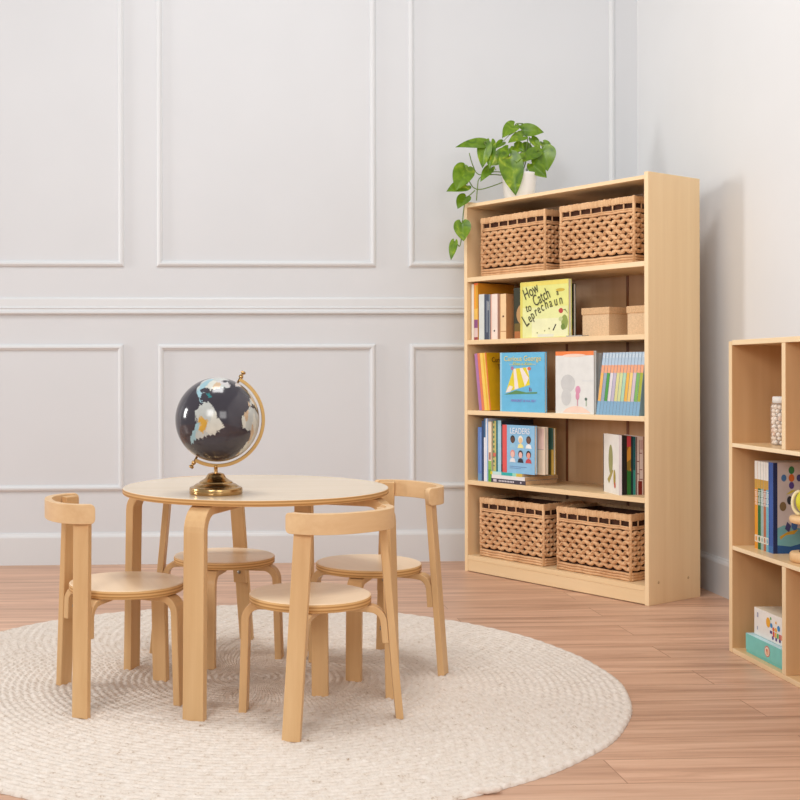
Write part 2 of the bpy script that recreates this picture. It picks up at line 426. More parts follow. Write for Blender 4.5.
CU=[(-85,22),(-78,23),(-70,19.5),(-75,19)]
def inpoly(x,y,P):
    r=False;j=len(P)-1
    for i in range(len(P)):
        if (P[i][1]>y)!=(P[j][1]>y) and x<(P[j][0]-P[i][0])*(y-P[i][1])/(P[j][1]-P[i][1])+P[i][0]: r=not r
        j=i
    return r
def make_globe():
    bx,by=.0285,2.928
    g=thing('desk_globe','dark desk globe on a stepped brass base standing on the round table','globe',TR(bx,by,TZ))
    R=.1053; cz=.7128-TZ
    tilt=math.radians(29)
    OCEAN=plain('globe_ocean',(58,54,62),.13,0,.12,9,.6)
    GL=[plain('globe_land_grey',(186,190,186),.18,0,.08,40,.5),plain('globe_land_pale',(206,206,196),.18,0,.08,40,.5),plain('globe_land_teal',(44,120,124),.18,0,.1,40,.5),
        plain('globe_land_ochre',(206,160,66),.18,0,.08,40,.5),plain('globe_land_blue',(150,184,194),.18,0,.08,40,.5),plain('globe_ice',(200,196,196),.18,0,.08,40,.5),plain('globe_land_sand',(196,170,140),.18,0,.08,40,.5)]
    nu,nv=400,200; lon0=-46
    mb=MB(); vs=[];fs=[];mi=[]
    rnd=random.Random(5)
    for j in range(nv+1):
        la=math.radians(-89.9+179.8*j/nv)
        for k in range(nu):
            lo=2*PI*k/nu
            vs.append((R*math.cos(la)*math.sin(lo),-R*math.cos(la)*math.cos(lo),R*math.sin(la)))
    def wob(a,b): return 1.6*math.sin(a*.9+b*.5)+1.1*math.sin(a*1.9-b*1.3)+.8*math.sin(b*2.7+a*.4)
    for j in range(nv):
        for k in range(nu):
            k2=(k+1)%nu; fs.append((j*nu+k,j*nu+k2,(j+1)*nu+k2,(j+1)*nu+k))
            la=-89.9+179.8*(j+.5)/nv; lo=lon0+360*(k+.5)/nu
            lo=(lo+180)%360-180
            x=lo+wob(lo,la)*.6; y=la-4+wob(la,lo)*.6; q=0
            if inpoly(x,y,SA):
                q=1
                if x<-66 and y<-18: q=5
                elif -70<x<-57 and -20<y<-9: q=4
                elif x>-56 and y>-24: q=2
                if -64<x<-56 and -28<y<-20: q=4
                if y<-40: q=5
            elif inpoly(x,y,CU): q=3
            elif inpoly(x,y,NA): q=[1,5,2,7,1][int((x+170)/14+(y)/19)%5] if y<48 else (1 if x<-95 else 6)
            elif inpoly(x,y,AF): q=[2,1,1,4,2,7][int((x+20)/13)+2*int((y+36)/15)&1 or int((x+y+80)/17)%6]
            elif inpoly(x,y,GR): q=6
            elif inpoly(x,y,EU): q=[2,7,1][int((x+10)/12+y/9)%3]
            elif la<-74+3*math.sin(math.radians(lo*3)): q=7 if math.sin(lo*.35)>.3 else 6
            elif la>84: q=6
            mi.append(q)
    mb.v=vs; mb.f=[list(f) for f in fs]; mb.m=mi; mb.s=[True]*len(fs)
    MT=Matrix.Translation((.004,0,cz))@Matrix.Rotation(tilt,4,'Y')
    ball=mb.build('globe_ball',[OCEAN]+GL,g); ball.matrix_local=MT
    # meridian arm: flat brass band on the side the pole leans to, running under the ball
    arm=MB(); Ri=.1150; pts=[]
    for i in range(49):
        a=PI*i/48    # from north pole round +x side to the south pole
        pts.append((Ri*math.sin(a),0,Ri*math.cos(a)))
    arm.strap([MT@Vector(p) for p in pts],(0,1,0),.013,.0085)
    o=arm.build('meridian_arm',BRASSG,g,bevel=.0008)
    for s in (1,-1):
        kb=MB()
        kb.lathe([(0,s*.100),(.0028,s*.100),(.0028,s*.119),(.0052,s*.119),(.0058,s*.121),(.0058,s*.125),(.0035,s*.127),(.0035,s*.131),(.0062,s*.132),(.0066,s*.135),(.0045,s*.138),(0,s*.138)],20,M=MT)
        kb.build('pole_knob',BRASS,g)
    st=MB(); zb=(MT@Vector((0,0,0))).z-Ri
    st.lathe([(0,.044),(.0062,.044),(.0062,.050),(.0048,.053),(.0048,zb-.004),(.0075,zb-.003),(.0075,zb+.001),(0,zb+.001)],24); st.build('stem',BRASS,g)
    b=MB()
    b.lathe([(0,.0),(.0655,.0),(.0665,.002),(.0665,.014),(.0655,.0165),(.061,.0185),(.058,.0185),(.056,.021),(.050,.025),(.044,.0275),(.0425,.0275),(.041,.031),(.033,.035),(.026,.040),(.0225,.046),(.0195,.0505),(.012,.053),(0,.0535)],64)
    o=b.build('base',BRASS,g)
    md=o.modifiers.new('edge','BEVEL'); md.width=.0006; md.segments=2; md.limit_method='ANGLE'; md.angle_limit=math.radians(35)
make_globe()

# ------------------------------------------------------------------ bookcase across the corner
D=Vector((.53279,-.84625,0)); N=Vector((.84625,.53279,0)); ORG=Vector((1.0872,4.8389,0))
CASE=Matrix(((D.x,N.x,0,ORG.x),(D.y,N.y,0,ORG.y),(0,0,1,0),(0,0,0,1)))
BW,BD,BH=.896,.301,1.539; PT=.0175
case=thing('bookcase','tall birch bookcase set across the room corner, five open bays','bookcase',CASE)
for x0 in (-.004,BW+.0095-PT):
    mb=MB(); mb.box(x0,x0+PT,0,BD,0,BH)
    o=mb.build('side_panel',[W_SIDE,W_EDGE],case,bevel=.0015)
    for p in o.data.polygons:
        if p.normal.y<-.5: p.material_index=1
    if x0>.1:
        for (yy,zz) in ((.055,.078),(.228,.078)):
            c=MB(); c.lathe([(0,.0012),(.0045,.0010),(.0052,0),(0,0)],16,M=Matrix.Translation((BW+.0095,yy,zz))@Matrix.Rotation(PI/2,4,'Y')); c.build('screw_cap',C(190,160,120),o)
mb=MB(); mb.box(PT-.004,BW+.0095-PT,.001,BD-.006,1.514,1.528); mb.build('top_panel',W_SHELF,case,bevel=.001)
SH=[1.223,.963,.671,.381]
for zt in SH:
    mb=MB(); mb.box(PT-.004,BW+.0095-PT,.0005,BD-.006,zt-.0185,zt); mb.build('shelf',W_SHELF,case,bevel=.0012)
mb=MB(); mb.box(PT-.004,BW+.0095-PT,.0005,BD-.006,.050,.0685); mb.build('bottom_shelf',W_SHELF,case,bevel=.0012)
mb=MB(); mb.box(PT-.004,BW+.0095-PT,.002,.018,.003,.050); mb.build('kick_board',W_KICK,case,bevel=.001)
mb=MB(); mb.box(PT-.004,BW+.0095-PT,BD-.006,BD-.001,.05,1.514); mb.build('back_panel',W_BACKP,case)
zs=[.0685]+[SH[3],SH[2],SH[1],SH[0]]; tops=[SH[3]-.0185,SH[2]-.0185,SH[1]-.0185,SH[0]-.0185,1.514]
for x in (.289,.590):
    mb=MB(); 
    for a,b in zip(zs,tops): mb.box(x-.006,x+.006,BD-.0075,BD-.006,a,b)
    mb.build('back_seam',W_SEAM,case)
def cp(s,t,z,rz=0): return CASE@TR(s,t,z,rz)

# ------------------------------------------------------------------ baskets
FIB1=wood('hyacinth_light',(198,148,104),(236,192,146),'Z',fine=60,long=25,rough=.75)
FIB2=wood('hyacinth_rim',(204,156,110),(236,196,150),'Z',fine=150,long=14,rough=.75)
GAP_SHADE=plain('basket_gap_shade',(74,42,26),.9,0,.3,60)  # shade of the basket interior, put into a dark brown colour
def make_basket(M,label,W=.345,H=.243,Dp=.235):
    b=thing('woven_basket',label,'basket',M,'woven baskets in the tall bookcase')
    rnd=random.Random(11)
    ln=MB(); t=.004; i=.011
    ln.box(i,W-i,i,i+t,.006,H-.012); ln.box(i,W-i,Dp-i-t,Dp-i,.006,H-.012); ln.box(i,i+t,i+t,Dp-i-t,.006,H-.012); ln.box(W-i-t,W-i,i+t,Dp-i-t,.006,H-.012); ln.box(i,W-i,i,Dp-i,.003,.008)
    ln.build('dark_core',GAP_SHADE,b)  # hollow dark box added behind the weave so its gaps look shaded
    wv=MB()
    def face(length,fm):
        # fm maps (a, out, z) to local
        lam=(length-.010)/(8 if length>.3 else 5.5)
        z0,z1=.036,H-.060; nr=8; dz=(z1-z0)/nr
        for r in range(nr):
            zc=z0+dz*(r+.5); pts=[]; tp=[]
            ns=int((length-.010)/lam*12)
            ph=PI*r+.4
            for q in range(ns+1):
                a=.005+(length-.010)*q/ns
                k=2*PI*(a-.005)/lam+ph
                pts.append(fm(a,.004+.0025*math.cos(k*1.0+r),zc+.0045*math.sin(k)+rnd.uniform(-.0004,.0004)))
                tp.append(1+.22*math.cos(2*k)+rnd.uniform(-.06,.06))
            wv.tube(pts,.0072,7,taper=tp)
            # thin twisting strand over the thick one
            pts=[fm(.005+(length-.010)*q/ns,.0095+.0022*math.cos(2*PI*(length-.010)*q/ns/lam*2),zc+.0048*math.sin(2*PI*(length-.010)*q/ns/lam+ph)+.0035*math.sin(2*PI*(length-.010)*q/ns/lam*2+1)) for q in range(ns+1)]
            wv.tube(pts,.0026,5)
        # horizontal strands below and above the open weave
        for z,rr in ((.006,.0055),(.016,.0052),(.026,.0052),(H-.054,.0045),(H-.047,.0035)):
            pts=[fm(.004+(length-.008)*q/14,.005+.0015*math.sin(q*2.1+z*90),z+.0008*math.sin(q*1.7)) for q in range(15)]
            wv.tube(pts,rr,6)
    F=lambda a,o,z:(a,.008-o,z); Bk=lambda a,o,z:(a,Dp-.008+o,z); Rr=lambda a,o,z:(W-.008+o,a,z); Ll=lambda a,o,z:(.008-o,a,z)
    face(W,F); face(Dp,Rr); face(Dp,Ll); face(W,Bk)
    up=wv
    for (x,y) in ((.005,.005),(W-.005,.005),(.005,Dp-.005),(W-.005,Dp-.005)):
        up.tube([(x,y,.002),(x,y,.09),(x,y,.17),(x,y,H-.004)],.0062,8)
    n=7
    for q in range(1,n):
        x=W*q/n
        for y in (.005,Dp-.005): up.tube([(x,y,H-.052),(x,y,H-.022)],.003,6)
    for q in range(1,5):
        y=Dp*q/5
        for x in (.005,W-.005): up.tube([(x,y,H-.052),(x,y,H-.022)],.003,6)
    wv.build('weave',FIB1,b)
    # wrapped rim: many short vertical wraps on a band
    rm=MB()
    def wraps(length,fm):
        n=int(length/.0125)
        for q in range(n):
            a0=length*q/n; a1=length*(q+1)/n; j=rnd.uniform(-.0012,.0012)
            vs=[];sec=[(.0065,-.025),(.0085,-.018),(.0085,-.006),(.005,-.0005),(-.003,0),(-.004,-.004),(-.004,-.025)]
            for a in (a0+.0003,(a0+a1)/2,a1-.0003):
                bul=.0009 if a not in (a0+.0003,a1-.0003) else 0
                for o_,z in sec: vs.append(fm(a,o_+bul,H+z+j+bul))
            k=len(sec); fs=[(p*k+s,p*k+(s+1)%k,(p+1)*k+(s+1)%k,(p+1)*k+s) for p in range(2) for s in range(k)]
            fs+=[list(range(k)),[2*k+s for s in range(k)]]
            rm.add(vs,fs,0,False)
    for L_,f_ in ((W,F),(W,Bk),(Dp,Rr),(Dp,Ll)): wraps(L_,f_)
    rm.build('rim',FIB2,b)
    return b
bk0=make_basket(cp(.064,.028,SH[0]),'square woven basket on the top shelf, under the trailing plant')
bpy.context.view_layer.update()
for s,z,l in ((.480,SH[0],'square woven basket on the top shelf, further from the trailing plant'),(.054,.0685,'square woven basket on the bottom shelf, below the stacked flat books'),(.463,.0685,'square woven basket on the bottom shelf, below the fanned upright books')):
    dup(bk0,cp(s,.028,z),l,'woven baskets in the tall bookcase')

# ------------------------------------------------------------------ books
def lettering(name,s,size,mat,parent,M,align='LEFT',shear=0,sx=1,ext=.0001):
    cu=bpy.data.curves.new(name,'FONT'); cu.body=s; cu.size=size; cu.align_x=align; cu.shear=shear; cu.extrude=ext; cu.resolution_u=3
    t=bpy.data.objects.new(name,cu); col.objects.link(t)
    dg=bpy.context.evaluated_depsgraph_get(); me=bpy.data.meshes.new_from_object(t.evaluated_get(dg))
    bpy.data.objects.remove(t)
    me.transform(Matrix.Diagonal((sx,1,1,1))); me.materials.clear(); me.materials.append(mat); me.name=name
    o=bpy.data.objects.new(name,me); col.objects.link(o); o.parent=parent; o.matrix_local=M
    return o
def face_M(face,w,h,t,x,z,off=.0004,rot=0):
    """frame on a book face: text x runs along the reading direction"""
    if face=='front': return Matrix.Translation((x,-off,z))@Matrix.Rotation(PI/2,4,'X')@Matrix.Rotation(rot,4,'Z')
    if face=='back':  return Matrix.Translation((w-x,t+off,z))@Matrix.Rotation(PI,4,'Z')@Matrix.Rotation(PI/2,4,'X')@Matrix.Rotation(rot,4,'Z')
    if face=='spine': # reading downwards
        return Matrix.Translation((-off,x,z))@Matrix(((0,0,-1,0),(0,-1,0,0),(-1,0,0,0),(0,0,0,1)))@Matrix.Rotation(rot,4,'Z')
def book(M,label,w,h,t,cover,spine=None,pages=None,group=None,hard=True,name='book',cat='book'):
    """spine at x=0, front cover on y=0 facing -y, width along x, height along z"""
    b=thing(name,label,cat,M,group)
    ct=.0018 if hard else .0006; ov=.0025 if hard else 0
    mb=MB()
    mb.box(0,w,0,ct,0,h,0); mb.box(0,w,t-ct,t,0,h,0); mb.box(0,ct*1.2,ct,t-ct,0,h,1)
    sp=spine or cover
    # the whole spine face takes the spine colour
    cv=mb.build('cover',[cover,sp],b)
    for p in cv.data.polygons:
        c=p.center
        if p.normal.x<-.5 and c.x<.0001: p.material_index=1
    pg=MB(); pg.box(ct*1.2,w-ov,ct,t-ct,ov,h-ov); pg.build('pages',pages or PAPERW,b)
    b['_dim']=0; del b['_dim']
    return b,cv
def poly(cv,name,pts,mat,face,w,h,t,off=.0003):
    """flat printed shape; pts in (x,z) on that face in metres"""
    mb=MB()
    if face=='spine': vs=[(-off,x,z) for x,z in pts]
    elif face=='front': vs=[(x,-off,z) for x,z in pts]
    else: vs=[(w-x,t+off,z) for x,z in pts]
    mb.add(vs,[list(range(len(vs)))]); return mb.build(name,mat,cv,fix=False)
def polys(cv,name,shapes,face,w,h,t,off=.0003):
    mb=MB(); mats=[]
    for q,(pts,mat) in enumerate(shapes):
        if mat not in mats: mats.append(mat)
        o2=off+.00006*q
        if face=='spine': vs=[(-o2,x,z) for x,z in pts]
        elif face=='front': vs=[(x,-o2,z) for x,z in pts]
        else: vs=[(w-x,t+o2,z) for x,z in pts]
        mb.add(vs,[list(range(len(vs)))],mats.index(mat))
    return mb.build(name,mats,cv,fix=False)
def rect(x0,x1,z0,z1): return [(x0,z0),(x1,z0),(x1,z1),(x0,z1)]
def ell(cx,cz,rx,rz=None,n=20,a0=0): 
    rz=rz or rx
    return [(cx+rx*math.cos(2*PI*i/n+a0),cz+rz*math.sin(2*PI*i/n+a0)) for i in range(n)]
def spine_out(s,t,z,lean=0):
    """case placement for a book whose spine faces out of the case; s is the spine's lower left corner"""
    return CASE@Matrix.Translation((s,t,z))@Matrix.Rotation(lean,4,'Y')@Matrix.Rotation(PI/2,4,'Z')@Matrix.Identity(4)
# with the +90 turn: book -x (spine) faces out, book y runs towards -s; shift so the book occupies s..s+thickness
def so(s,t,z,th,lean=0):
    return CASE@Matrix.Translation((s,t,z))@Matrix.Rotation(lean,4,'Y')@Matrix.Translation((th,0,0))@Matrix.Rotation(PI/2,4,'Z')

# --- second shelf from the top (z=.963)
Z=SH[1]
book(so(.0185,.02,Z,.013),'thin white paperback against the side panel of the upper book shelf',.19,.232,.013,C(236,228,214),hard=False)
w,h,t=.215,.236,.022
b,cv=book(so(.0335,.02,Z,t),'tall orange and yellow picture book beside the thin white paperback',w,h,t,C(226,152,40),C(238,160,48))
polys(cv,'spine_print',[(rect(.001,t-.001,.0,.012),C(150,60,70)),(rect(.001,t-.001,.012,.05),C(222,196,190)),(rect(.001,t-.001,.05,.085),C(140,80,130)),(rect(.001,t-.001,.085,.13),C(236,190,90)),(rect(.001,t*.45,.13,.228),C(214,160,40)),(rect(.0,t,.228,.236),C(232,104,40))],'spine',w,h,t)
w,h,t=.15,.188,.030
b,cv=book(so(.061,.02,Z,t),'pale grey book standing before the dark navy one, upper book shelf',w,h,t,C(206,208,200),C(214,218,212))
w,h,t=.16,.186,.030
b,cv=book(so(.0925,.02,Z,t),'dark navy book with pale specked spine lettering, upper book shelf',w,h,t,C(58,66,84),C(66,74,92))
polys(cv,'spine_print',[(rect(.0,.004,0,h),C(150,160,168)),(rect(.011,.019,.03,.16),C(120,128,140))],'spine',w,h,t)
lettering('title_lettering','IIIIIIIIII',.012,C(206,206,200),cv,face_M('spine',w,h,t,.012,h-.03,.0006),sx=1.2)
w,h,t=.155,.185,.038
b,cv=book(so(.127,.02,Z,t),'pinkish white book with a small black mark near its foot, upper book shelf',w,h,t,C(226,190,172),C(240,222,208))
polys(cv,'spine_print',[(ell(t*.45,.035,.004),INK),(rect(t*.8,t,.0,h),C(222,178,160))],'spine',w,h,t)
w,h,t=.145,.183,.034
b,cv=book(so(.178,.02,Z,t),'cream tan book at the end of the upright row, upper book shelf',w,h,t,C(196,140,92),C(240,204,154))
polys(cv,'spine_print',[(ell(t*.45,.092,.005,.004),C(96,60,40)),(rect(0,t,.030,.033),C(196,140,92)),(rect(t*.86,t,0,h),C(206,160,112))],'spine',w,h,t)
# dark landscape book behind the face-out one
w,h,t=.305,.205,.014
b,cv=book(cp(.229,.046,Z),'dark green book with a tan disc on its cover, behind the yellow-green picture book',w,h,t,C(52,54,34),C(70,58,34))
polys(cv,'cover_art',[(rect(.004,w-.004,.0,.030),C(180,110,56)),(rect(.004,w-.004,.030,.062),C(112,92,34)),(ell(.050,.098,.035,.042,28),C(190,148,96)),(ell(.29,.12,.012,.018),C(70,84,44)),(ell(.295,.06,.01,.014),C(70,84,44))],'front',w,h,t)
# face-out picture book with the long title
w,h,t=.243,.222,.018
b,cv=book(cp(.290,.018,Z),'yellow-green face-out picture book with hand-lettered black title, upper book shelf',w,h,t,C(226,226,134),C(206,200,90))
polys(cv,'cover_art',[(rect(.003,w-.003,.003,.12),C(228,230,160)),(rect(.06,w-.003,.003,.075),C(234,234,186)),(rect(.003,w-.003,.205,h-.001),C(232,216,104)),(rect(.0,.012,.0,h),C(222,208,96)),(rect(.09,.17,.003,.014),C(222,224,206)),
   (ell(.203,.182,.022,.006),C(206,176,60)),(ell(.206,.102,.011,.010),C(186,62,56)),(ell(.224,.058,.016,.028),C(140,156,70)),(ell(.216,.040,.010,.012),C(110,134,52)),(ell(.205,.07,.010,.009),C(196,204,140)),
   ([(.165,.028),(.170,.026),(.184,.05),(.179,.052)],INK),(ell(.148,.035,.0035),C(120,124,70)),(ell(.126,.027,.003),C(150,152,90)),(ell(.088,.020,.003),C(150,152,90)),
   ([(.214,.105),(.228,.108),(.238,.094),(.240,.088),(.228,.102)],C(120,134,70))],'front',w,h,t)
KINK=C(70,68,36)
for s_,x,z,sz,r,q in (('How',.027,.150,.064,.42,.62),('to',.033,.102,.048,.25,.7),('Catch',.076,.122,.066,.40,.56),('a',.186,.162,.034,.2,.8)):
    lettering('title_lettering',s_,sz,KINK,cv,face_M('front',w,h,t,x,z,.0016,r),sx=q,ext=.0004)
for ch,x,z,r,q in zip('Leprechaun',(.032,.051,.064,.082,.095,.112,.131,.153,.176,.200),(.043,.060,.072,.085,.094,.102,.110,.116,.121,.126),(.62,.55,.5,.45,.4,.35,.3,.28,.2,.15),(.072,.054,.054,.054,.052,.054,.056,.054,.054,.054)):
    lettering('title_lettering',ch,q,KINK,cv,face_M('front',w,h,t,x,z,.0016,r),sx=.64,ext=.0004)
# thin grey booklet lying flat
mb=MB(); mb.box(0,.075,0,.040,0,.0045)
o=mb.build('booklet',C(170,166,158)); o.matrix_world=cp(.533,.004,Z); tag(o,'thin grey booklet lying flat before the lidded kraft boxes','booklet')
# kraft boxes
KRAFT=plain('kraft_weave',(222,190,152),.85,0,.1,220,.2,.5); KRAFT2=plain('kraft_lid',(216,178,136),.85,0,.14,180,.2,.6)
def kbox(s,t,label,W,Dp,H):
    b=thing('lidded_box',label,'box',cp(s,t,Z),'lidded kraft boxes')
    mb=MB(); mb.box(.003,W-.003,.003,Dp-.003,0,H-.004); mb.build('box_body',KRAFT,b,bevel=.002)
    mb=MB(); mb.box(0,W,0,Dp,H-.026,H); mb.build('lid',KRAFT2,b,bevel=.0025); return b
kbox(.566,.050,'lidded kraft storage box beside the yellow-green picture book',.130,.150,.108)
kbox(.772,.050,'lidded kraft storage box partly hidden by the bookcase side panel',.108,.150,.106)

# --- middle shelf (z=.671)
Z=SH[2]
lean=-.115
s0=.050
for th,hh,cc,sc,lab,deep in ((.015,.236,C(160,110,160),C(176,120,170),'thin purple paperback at the outer end of the leaning row, middle shelf',.2),
    (.014,.238,C(220,120,70),C(228,128,84),'thin orange paperback leaning on the purple one, middle shelf',.2),
    (.015,.238,C(240,196,70),C(244,206,96),'thin pale yellow paperback leaning on the orange one, middle shelf',.2)):
    pass
    book(so(s0+.012,.02,Z+.0005,th,lean),lab,deep,hh,th,cc,sc,hard=False); s0+=th+.0008
th,h,w=.020,.238,.205
b,cv=book(so(s0+.012,.02,Z+.0005,th,lean),'mustard yellow picture book leaning beside the blue kite book, its cover partly hidden',w,h,th,C(234,180,26),C(236,184,50))
polys(cv,'spine_print',[(rect(0,th*.3,.0,h),C(226,110,60)),(rect(th*.42,th*.6,.0,h),C(236,200,110))],'spine',w,h,th)
RED=C(100,22,12)
lettering('title_lettering','Curious',.030,RED,cv,face_M('front',w,h,th,.028,h-.040,.0008),sx=.9)
lettering('title_lettering','Takes',.030,RED,cv,face_M('front',w,h,th,.060,h-.070,.0008),sx=.9)
polys(cv,'cover_art',[(ell(.135,.095,.038,.060),C(50,60,50)),(ell(.125,.12,.020,.022),C(96,140,110)),(ell(.13,.085,.018,.018),C(150,150,130))],'front',w,h,th)
# blue kite book
w,h,t=.234,.237,.012
b,cv=book(cp(.181,.018,Z),'light blue face-out picture book with a striped kite on its cover',w,h,t,C(104,184,222),C(150,206,232))
YEL=C(226,208,40); KW=C(238,226,218)
K0=(.060,.178);K1=(.158,.176);K2=(.160,.098);K3=(.032,.082)
def lerp2(a,b,u): return (a[0]+(b[0]-a[0])*u,a[1]+(b[1]-a[1])*u)
kite=[((.072,.172),(.150,.178),(.158,.108),(.030,.076))]
kq=kite[0]
shapes=[(rect(.0,.010,0,h),C(150,206,230)),(list(kq),YEL)]
def kp(u,v): return lerp2(lerp2(kq[0],kq[1],u),lerp2(kq[3],kq[2],u),v)
for a,b_ in ((.0,.16),(.42,.60),(.84,1.0)):
    # diagonal white stripes across the kite
    p=[]
    for u,v in ((a*1.0,0),(b_*1.0,0)): p.append(kp(min(1,u+.0),0 if u<1 else 1))
    shapes.append(([kp(a,0),kp(b_,0),kp(min(1,b_+.0),0),kp(min(1,.75+.25*b_),.55*(1-a)+.45) ,kp(max(0,.6*a+.3),min(1,.75))][:0] or [kp(a,.0),kp(b_,.0),kp(min(1,b_+.38),1 if b_<.6 else .62),kp(min(1,a+.38),1 if a<.6 else .5)],KW))
shapes+=[([(.030,.076),(.056,.080),(.070,.10),(.050,.105)],KW),([(.022,.068),(.195,.074),(.196,.080),(.140,.078),(.085,.086),(.060,.078)],C(92,140,84)),(ell(.066,.174,.008),C(170,120,160)),(ell(.155,.172,.009,.007),C(224,110,70)),
   (rect(.05,.19,.186,.191),C(160,190,196)),(rect(.155,.160,.082,.098),C(120,80,110)),(rect(.163,.167,.082,.094),C(120,90,120))]
polys(cv,'cover_art',shapes,'front',w,h,t)
lettering('title_lettering','Curious George',.029,C(236,214,120),cv,face_M('front',w,h,t,.120,.203,.002),'CENTER',sx=1.02)
lettering('title_lettering','Flies a Kite',.018,C(206,214,110),cv,face_M('front',w,h,t,.120,.186,.002),'CENTER',sx=1.25)
lettering('author_lettering','MARGRET & H.A. REY',.014,C(150,110,190),cv,face_M('front',w,h,t,.125,.040,.002),'CENTER',sx=.98)
# white face-out book with the pink hill
w,h,t=.182,.237,.015
b,cv=book(cp(.469,.018,Z),'white face-out picture book with orange top band and peach hill, middle shelf',w,h,t,C(226,226,222),C(232,230,224))
polys(cv,'cover_art',[(rect(0,w,h-.016,h),C(238,130,64)),(ell(.09,h-.016,.055,.006),C(240,210,190)),([(.035,.004),(.05,.018),(.075,.027),(.10,.030),(.13,.026),(.155,.014),(.168,.004)],C(238,208,190)),
   (ell(.060,.115,.034,.034),C(202,202,200)),(ell(.052,.062,.024,.032),C(206,206,204)),(ell(.108,.090,.012,.016),C(218,150,178)),(ell(.106,.068,.009,.016),C(216,146,172)),(rect(.104,.108,.03,.055),C(206,140,160)),
   (rect(.145,.149,.03,.05),C(160,180,150)),(ell(.146,.056,.006,.006),C(90,110,96)),(rect(.13,w,.124,.1255),C(206,210,214))],'front',w,h,t)
# grey book behind it
book(cp(.488,.045,Z),'plain grey book standing behind the white face-out picture book',.164,.230,.02,C(176,172,166))
# leaning paperback series
ser=[(242,186,100),(156,170,190),(84,160,70),(228,220,224),(196,186,206),(222,216,150),(214,220,160),(176,214,186),(238,184,76),(240,206,130),(214,196,206),(130,184,96),(172,180,60)]
names=['apricot','slate grey','leaf green','white','lilac','straw yellow','pale lime','mint','amber','sand','mauve','grass green','olive']
w,h,t=.165,.232,.0142
LB=C(186,208,226); OR=C(240,172,132); BL=C(136,178,208)
s0=.658
for i,(c,nm) in enumerate(zip(ser,names)):
    lean=.140-.0012*i
    b,cv=book(so(s0,.022,Z+.0002,t,lean),'thin blue-topped series paperback with %s spine band, in the tilted row'%nm,w,h,t,C(146,184,210),LB,group='tilted series paperbacks on the middle shelf',hard=False)
    g=.0004
    polys(cv,'spine_band',[(rect(g,t-g,h-.052,h-.046),C(90,130,180)),(rect(g,t-g,h-.075,h-.046),OR),(rect(g,t-g,.052,h-.075),C(*c)),(rect(g,t-g,.0,.052),BL),(rect(t-.0012,t,0,h),C(70,96,130))],'spine',w,h,t)
    lettering('title_lettering','IIII',.010,C(240,244,246),cv,face_M('spine',w,h,t,.009,h-.006,.0009),sx=1.3)
    s0+=t+.00045

# --- fourth shelf (z=.381)
Z=SH[3]
WP=plain('worn_pages',(214,178,136),.85,0,.1,80)
ST=[(.185,.185,.0165,C(70,62,74),'black-spined paperback at the bottom of the flat stack',.134),(.178,.195,.0150,C(232,228,226),'white-spined paperback in the middle of the flat stack',.137),(.172,.175,.0125,C(120,206,196),'teal-spined paperback on top of the flat stack',.130)]
z=Z
for n_,(L_,dep,t,c,lab,s_) in enumerate(ST):
    # lies flat: spine faces out of the case
    M=CASE@Matrix.Translation((s_,.014,z))@Matrix(((0,0,1,0),(1,0,0,0),(0,1,0,0),(0,0,0,1)))
    b,cv=book(M,lab,dep,L_,t,c,c,pages=WP,hard=False,group=None)
    if n_==0:
        polys(cv,'spine_print',[(rect(.003,t-.003,.012,.03),C(200,190,200)),(ell(t*.5,.16,.004),C(200,190,200))],'spine',dep,L_,t)
        polys(cv,'spine_marks',[(rect(.005,.0115,.042+.0085*q,.0475+.0085*q),C(214,208,214)) for q in range(10)],'spine',dep,L_,t)
    if n_==2:
        polys(cv,'spine_print',[(rect(0,t,0,.012),C(222,206,60)),(rect(0,t,.012,.060),C(196,226,222)),(rect(0,t,.060,.120),C(46,176,172)),(rect(0,t,.120,.140),C(150,214,190)),(rect(0,t,.14,L_),C(214,186,80))],'spine',dep,L_,t)
    z+=t
ZS=z
w,h,t=.17,.221,.021
b,cv=book(so(.054,.02,Z,t),'royal blue book at the outer end of the lower book shelf',w,h,t,C(70,104,176),C(96,130,196))
polys(cv,'spine_print',[(rect(0,t,0,.03),C(110,150,190)),(rect(.002,.008,.04,.2),C(120,150,206))],'spine',w,h,t)
w,h,t=.17,.248,.012
book(so(.0758,.02,Z,t),'narrow navy book beside the royal blue one, lower book shelf',w,h,t,C(34,52,84),C(44,66,104))
w,h,t=.18,.258,.023
b,cv=book(so(.0885,.02,Z,t),'white book with a blue edge stripe, lower book shelf',w,h,t,C(196,206,228),C(222,226,238))
polys(cv,'spine_print',[(rect(t*.6,t,.18,h),C(60,100,140)),(rect(t*.75,t,0,.18),C(236,236,240)),(rect(0,t*.2,0,h),C(120,160,210))],'spine',w,h,t)
w,h,t=.17,.246,.017
b,cv=book(so(.1125,.02,Z,t),'cream book with a green foot, lower book shelf',w,h,t,C(232,214,186),C(240,222,198))
polys(cv,'spine_print',[(rect(0,t,0,.05),C(104,170,60)),(rect(0,t,.05,.085),C(150,190,90)),(rect(t*.2,t*.8,.09,.12),C(180,120,100))],'spine',w,h,t)
w,h,t=.15,.205,.0150
b,cv=book(so(.1355,.025,ZS,t),'olive yellow book with a patterned green strip, standing on the flat stack',w,h,t,C(190,180,80),C(204,190,110))
polys(cv,'spine_print',[(rect(t*.55,t,.02,h),C(60,130,90))]+[(ell(t*.74,.03+.02*q,.003,.006),C(222,206,140)) for q in range(9)]+[(rect(0,t,.06,.075),C(214,110,90))],'spine',w,h,t)
w,h,t=.15,.209,.009
book(so(.1512,.025,ZS,t),'thin teal book standing on the flat stack',w,h,t,C(24,90,100),C(40,110,120))
w,h,t=.190,.208,.018
b,cv=book(so(.1608,.025,ZS,t),'pale blue book with grey painted cover behind the portrait book',w,h,t,C(136,142,160),C(166,208,224))
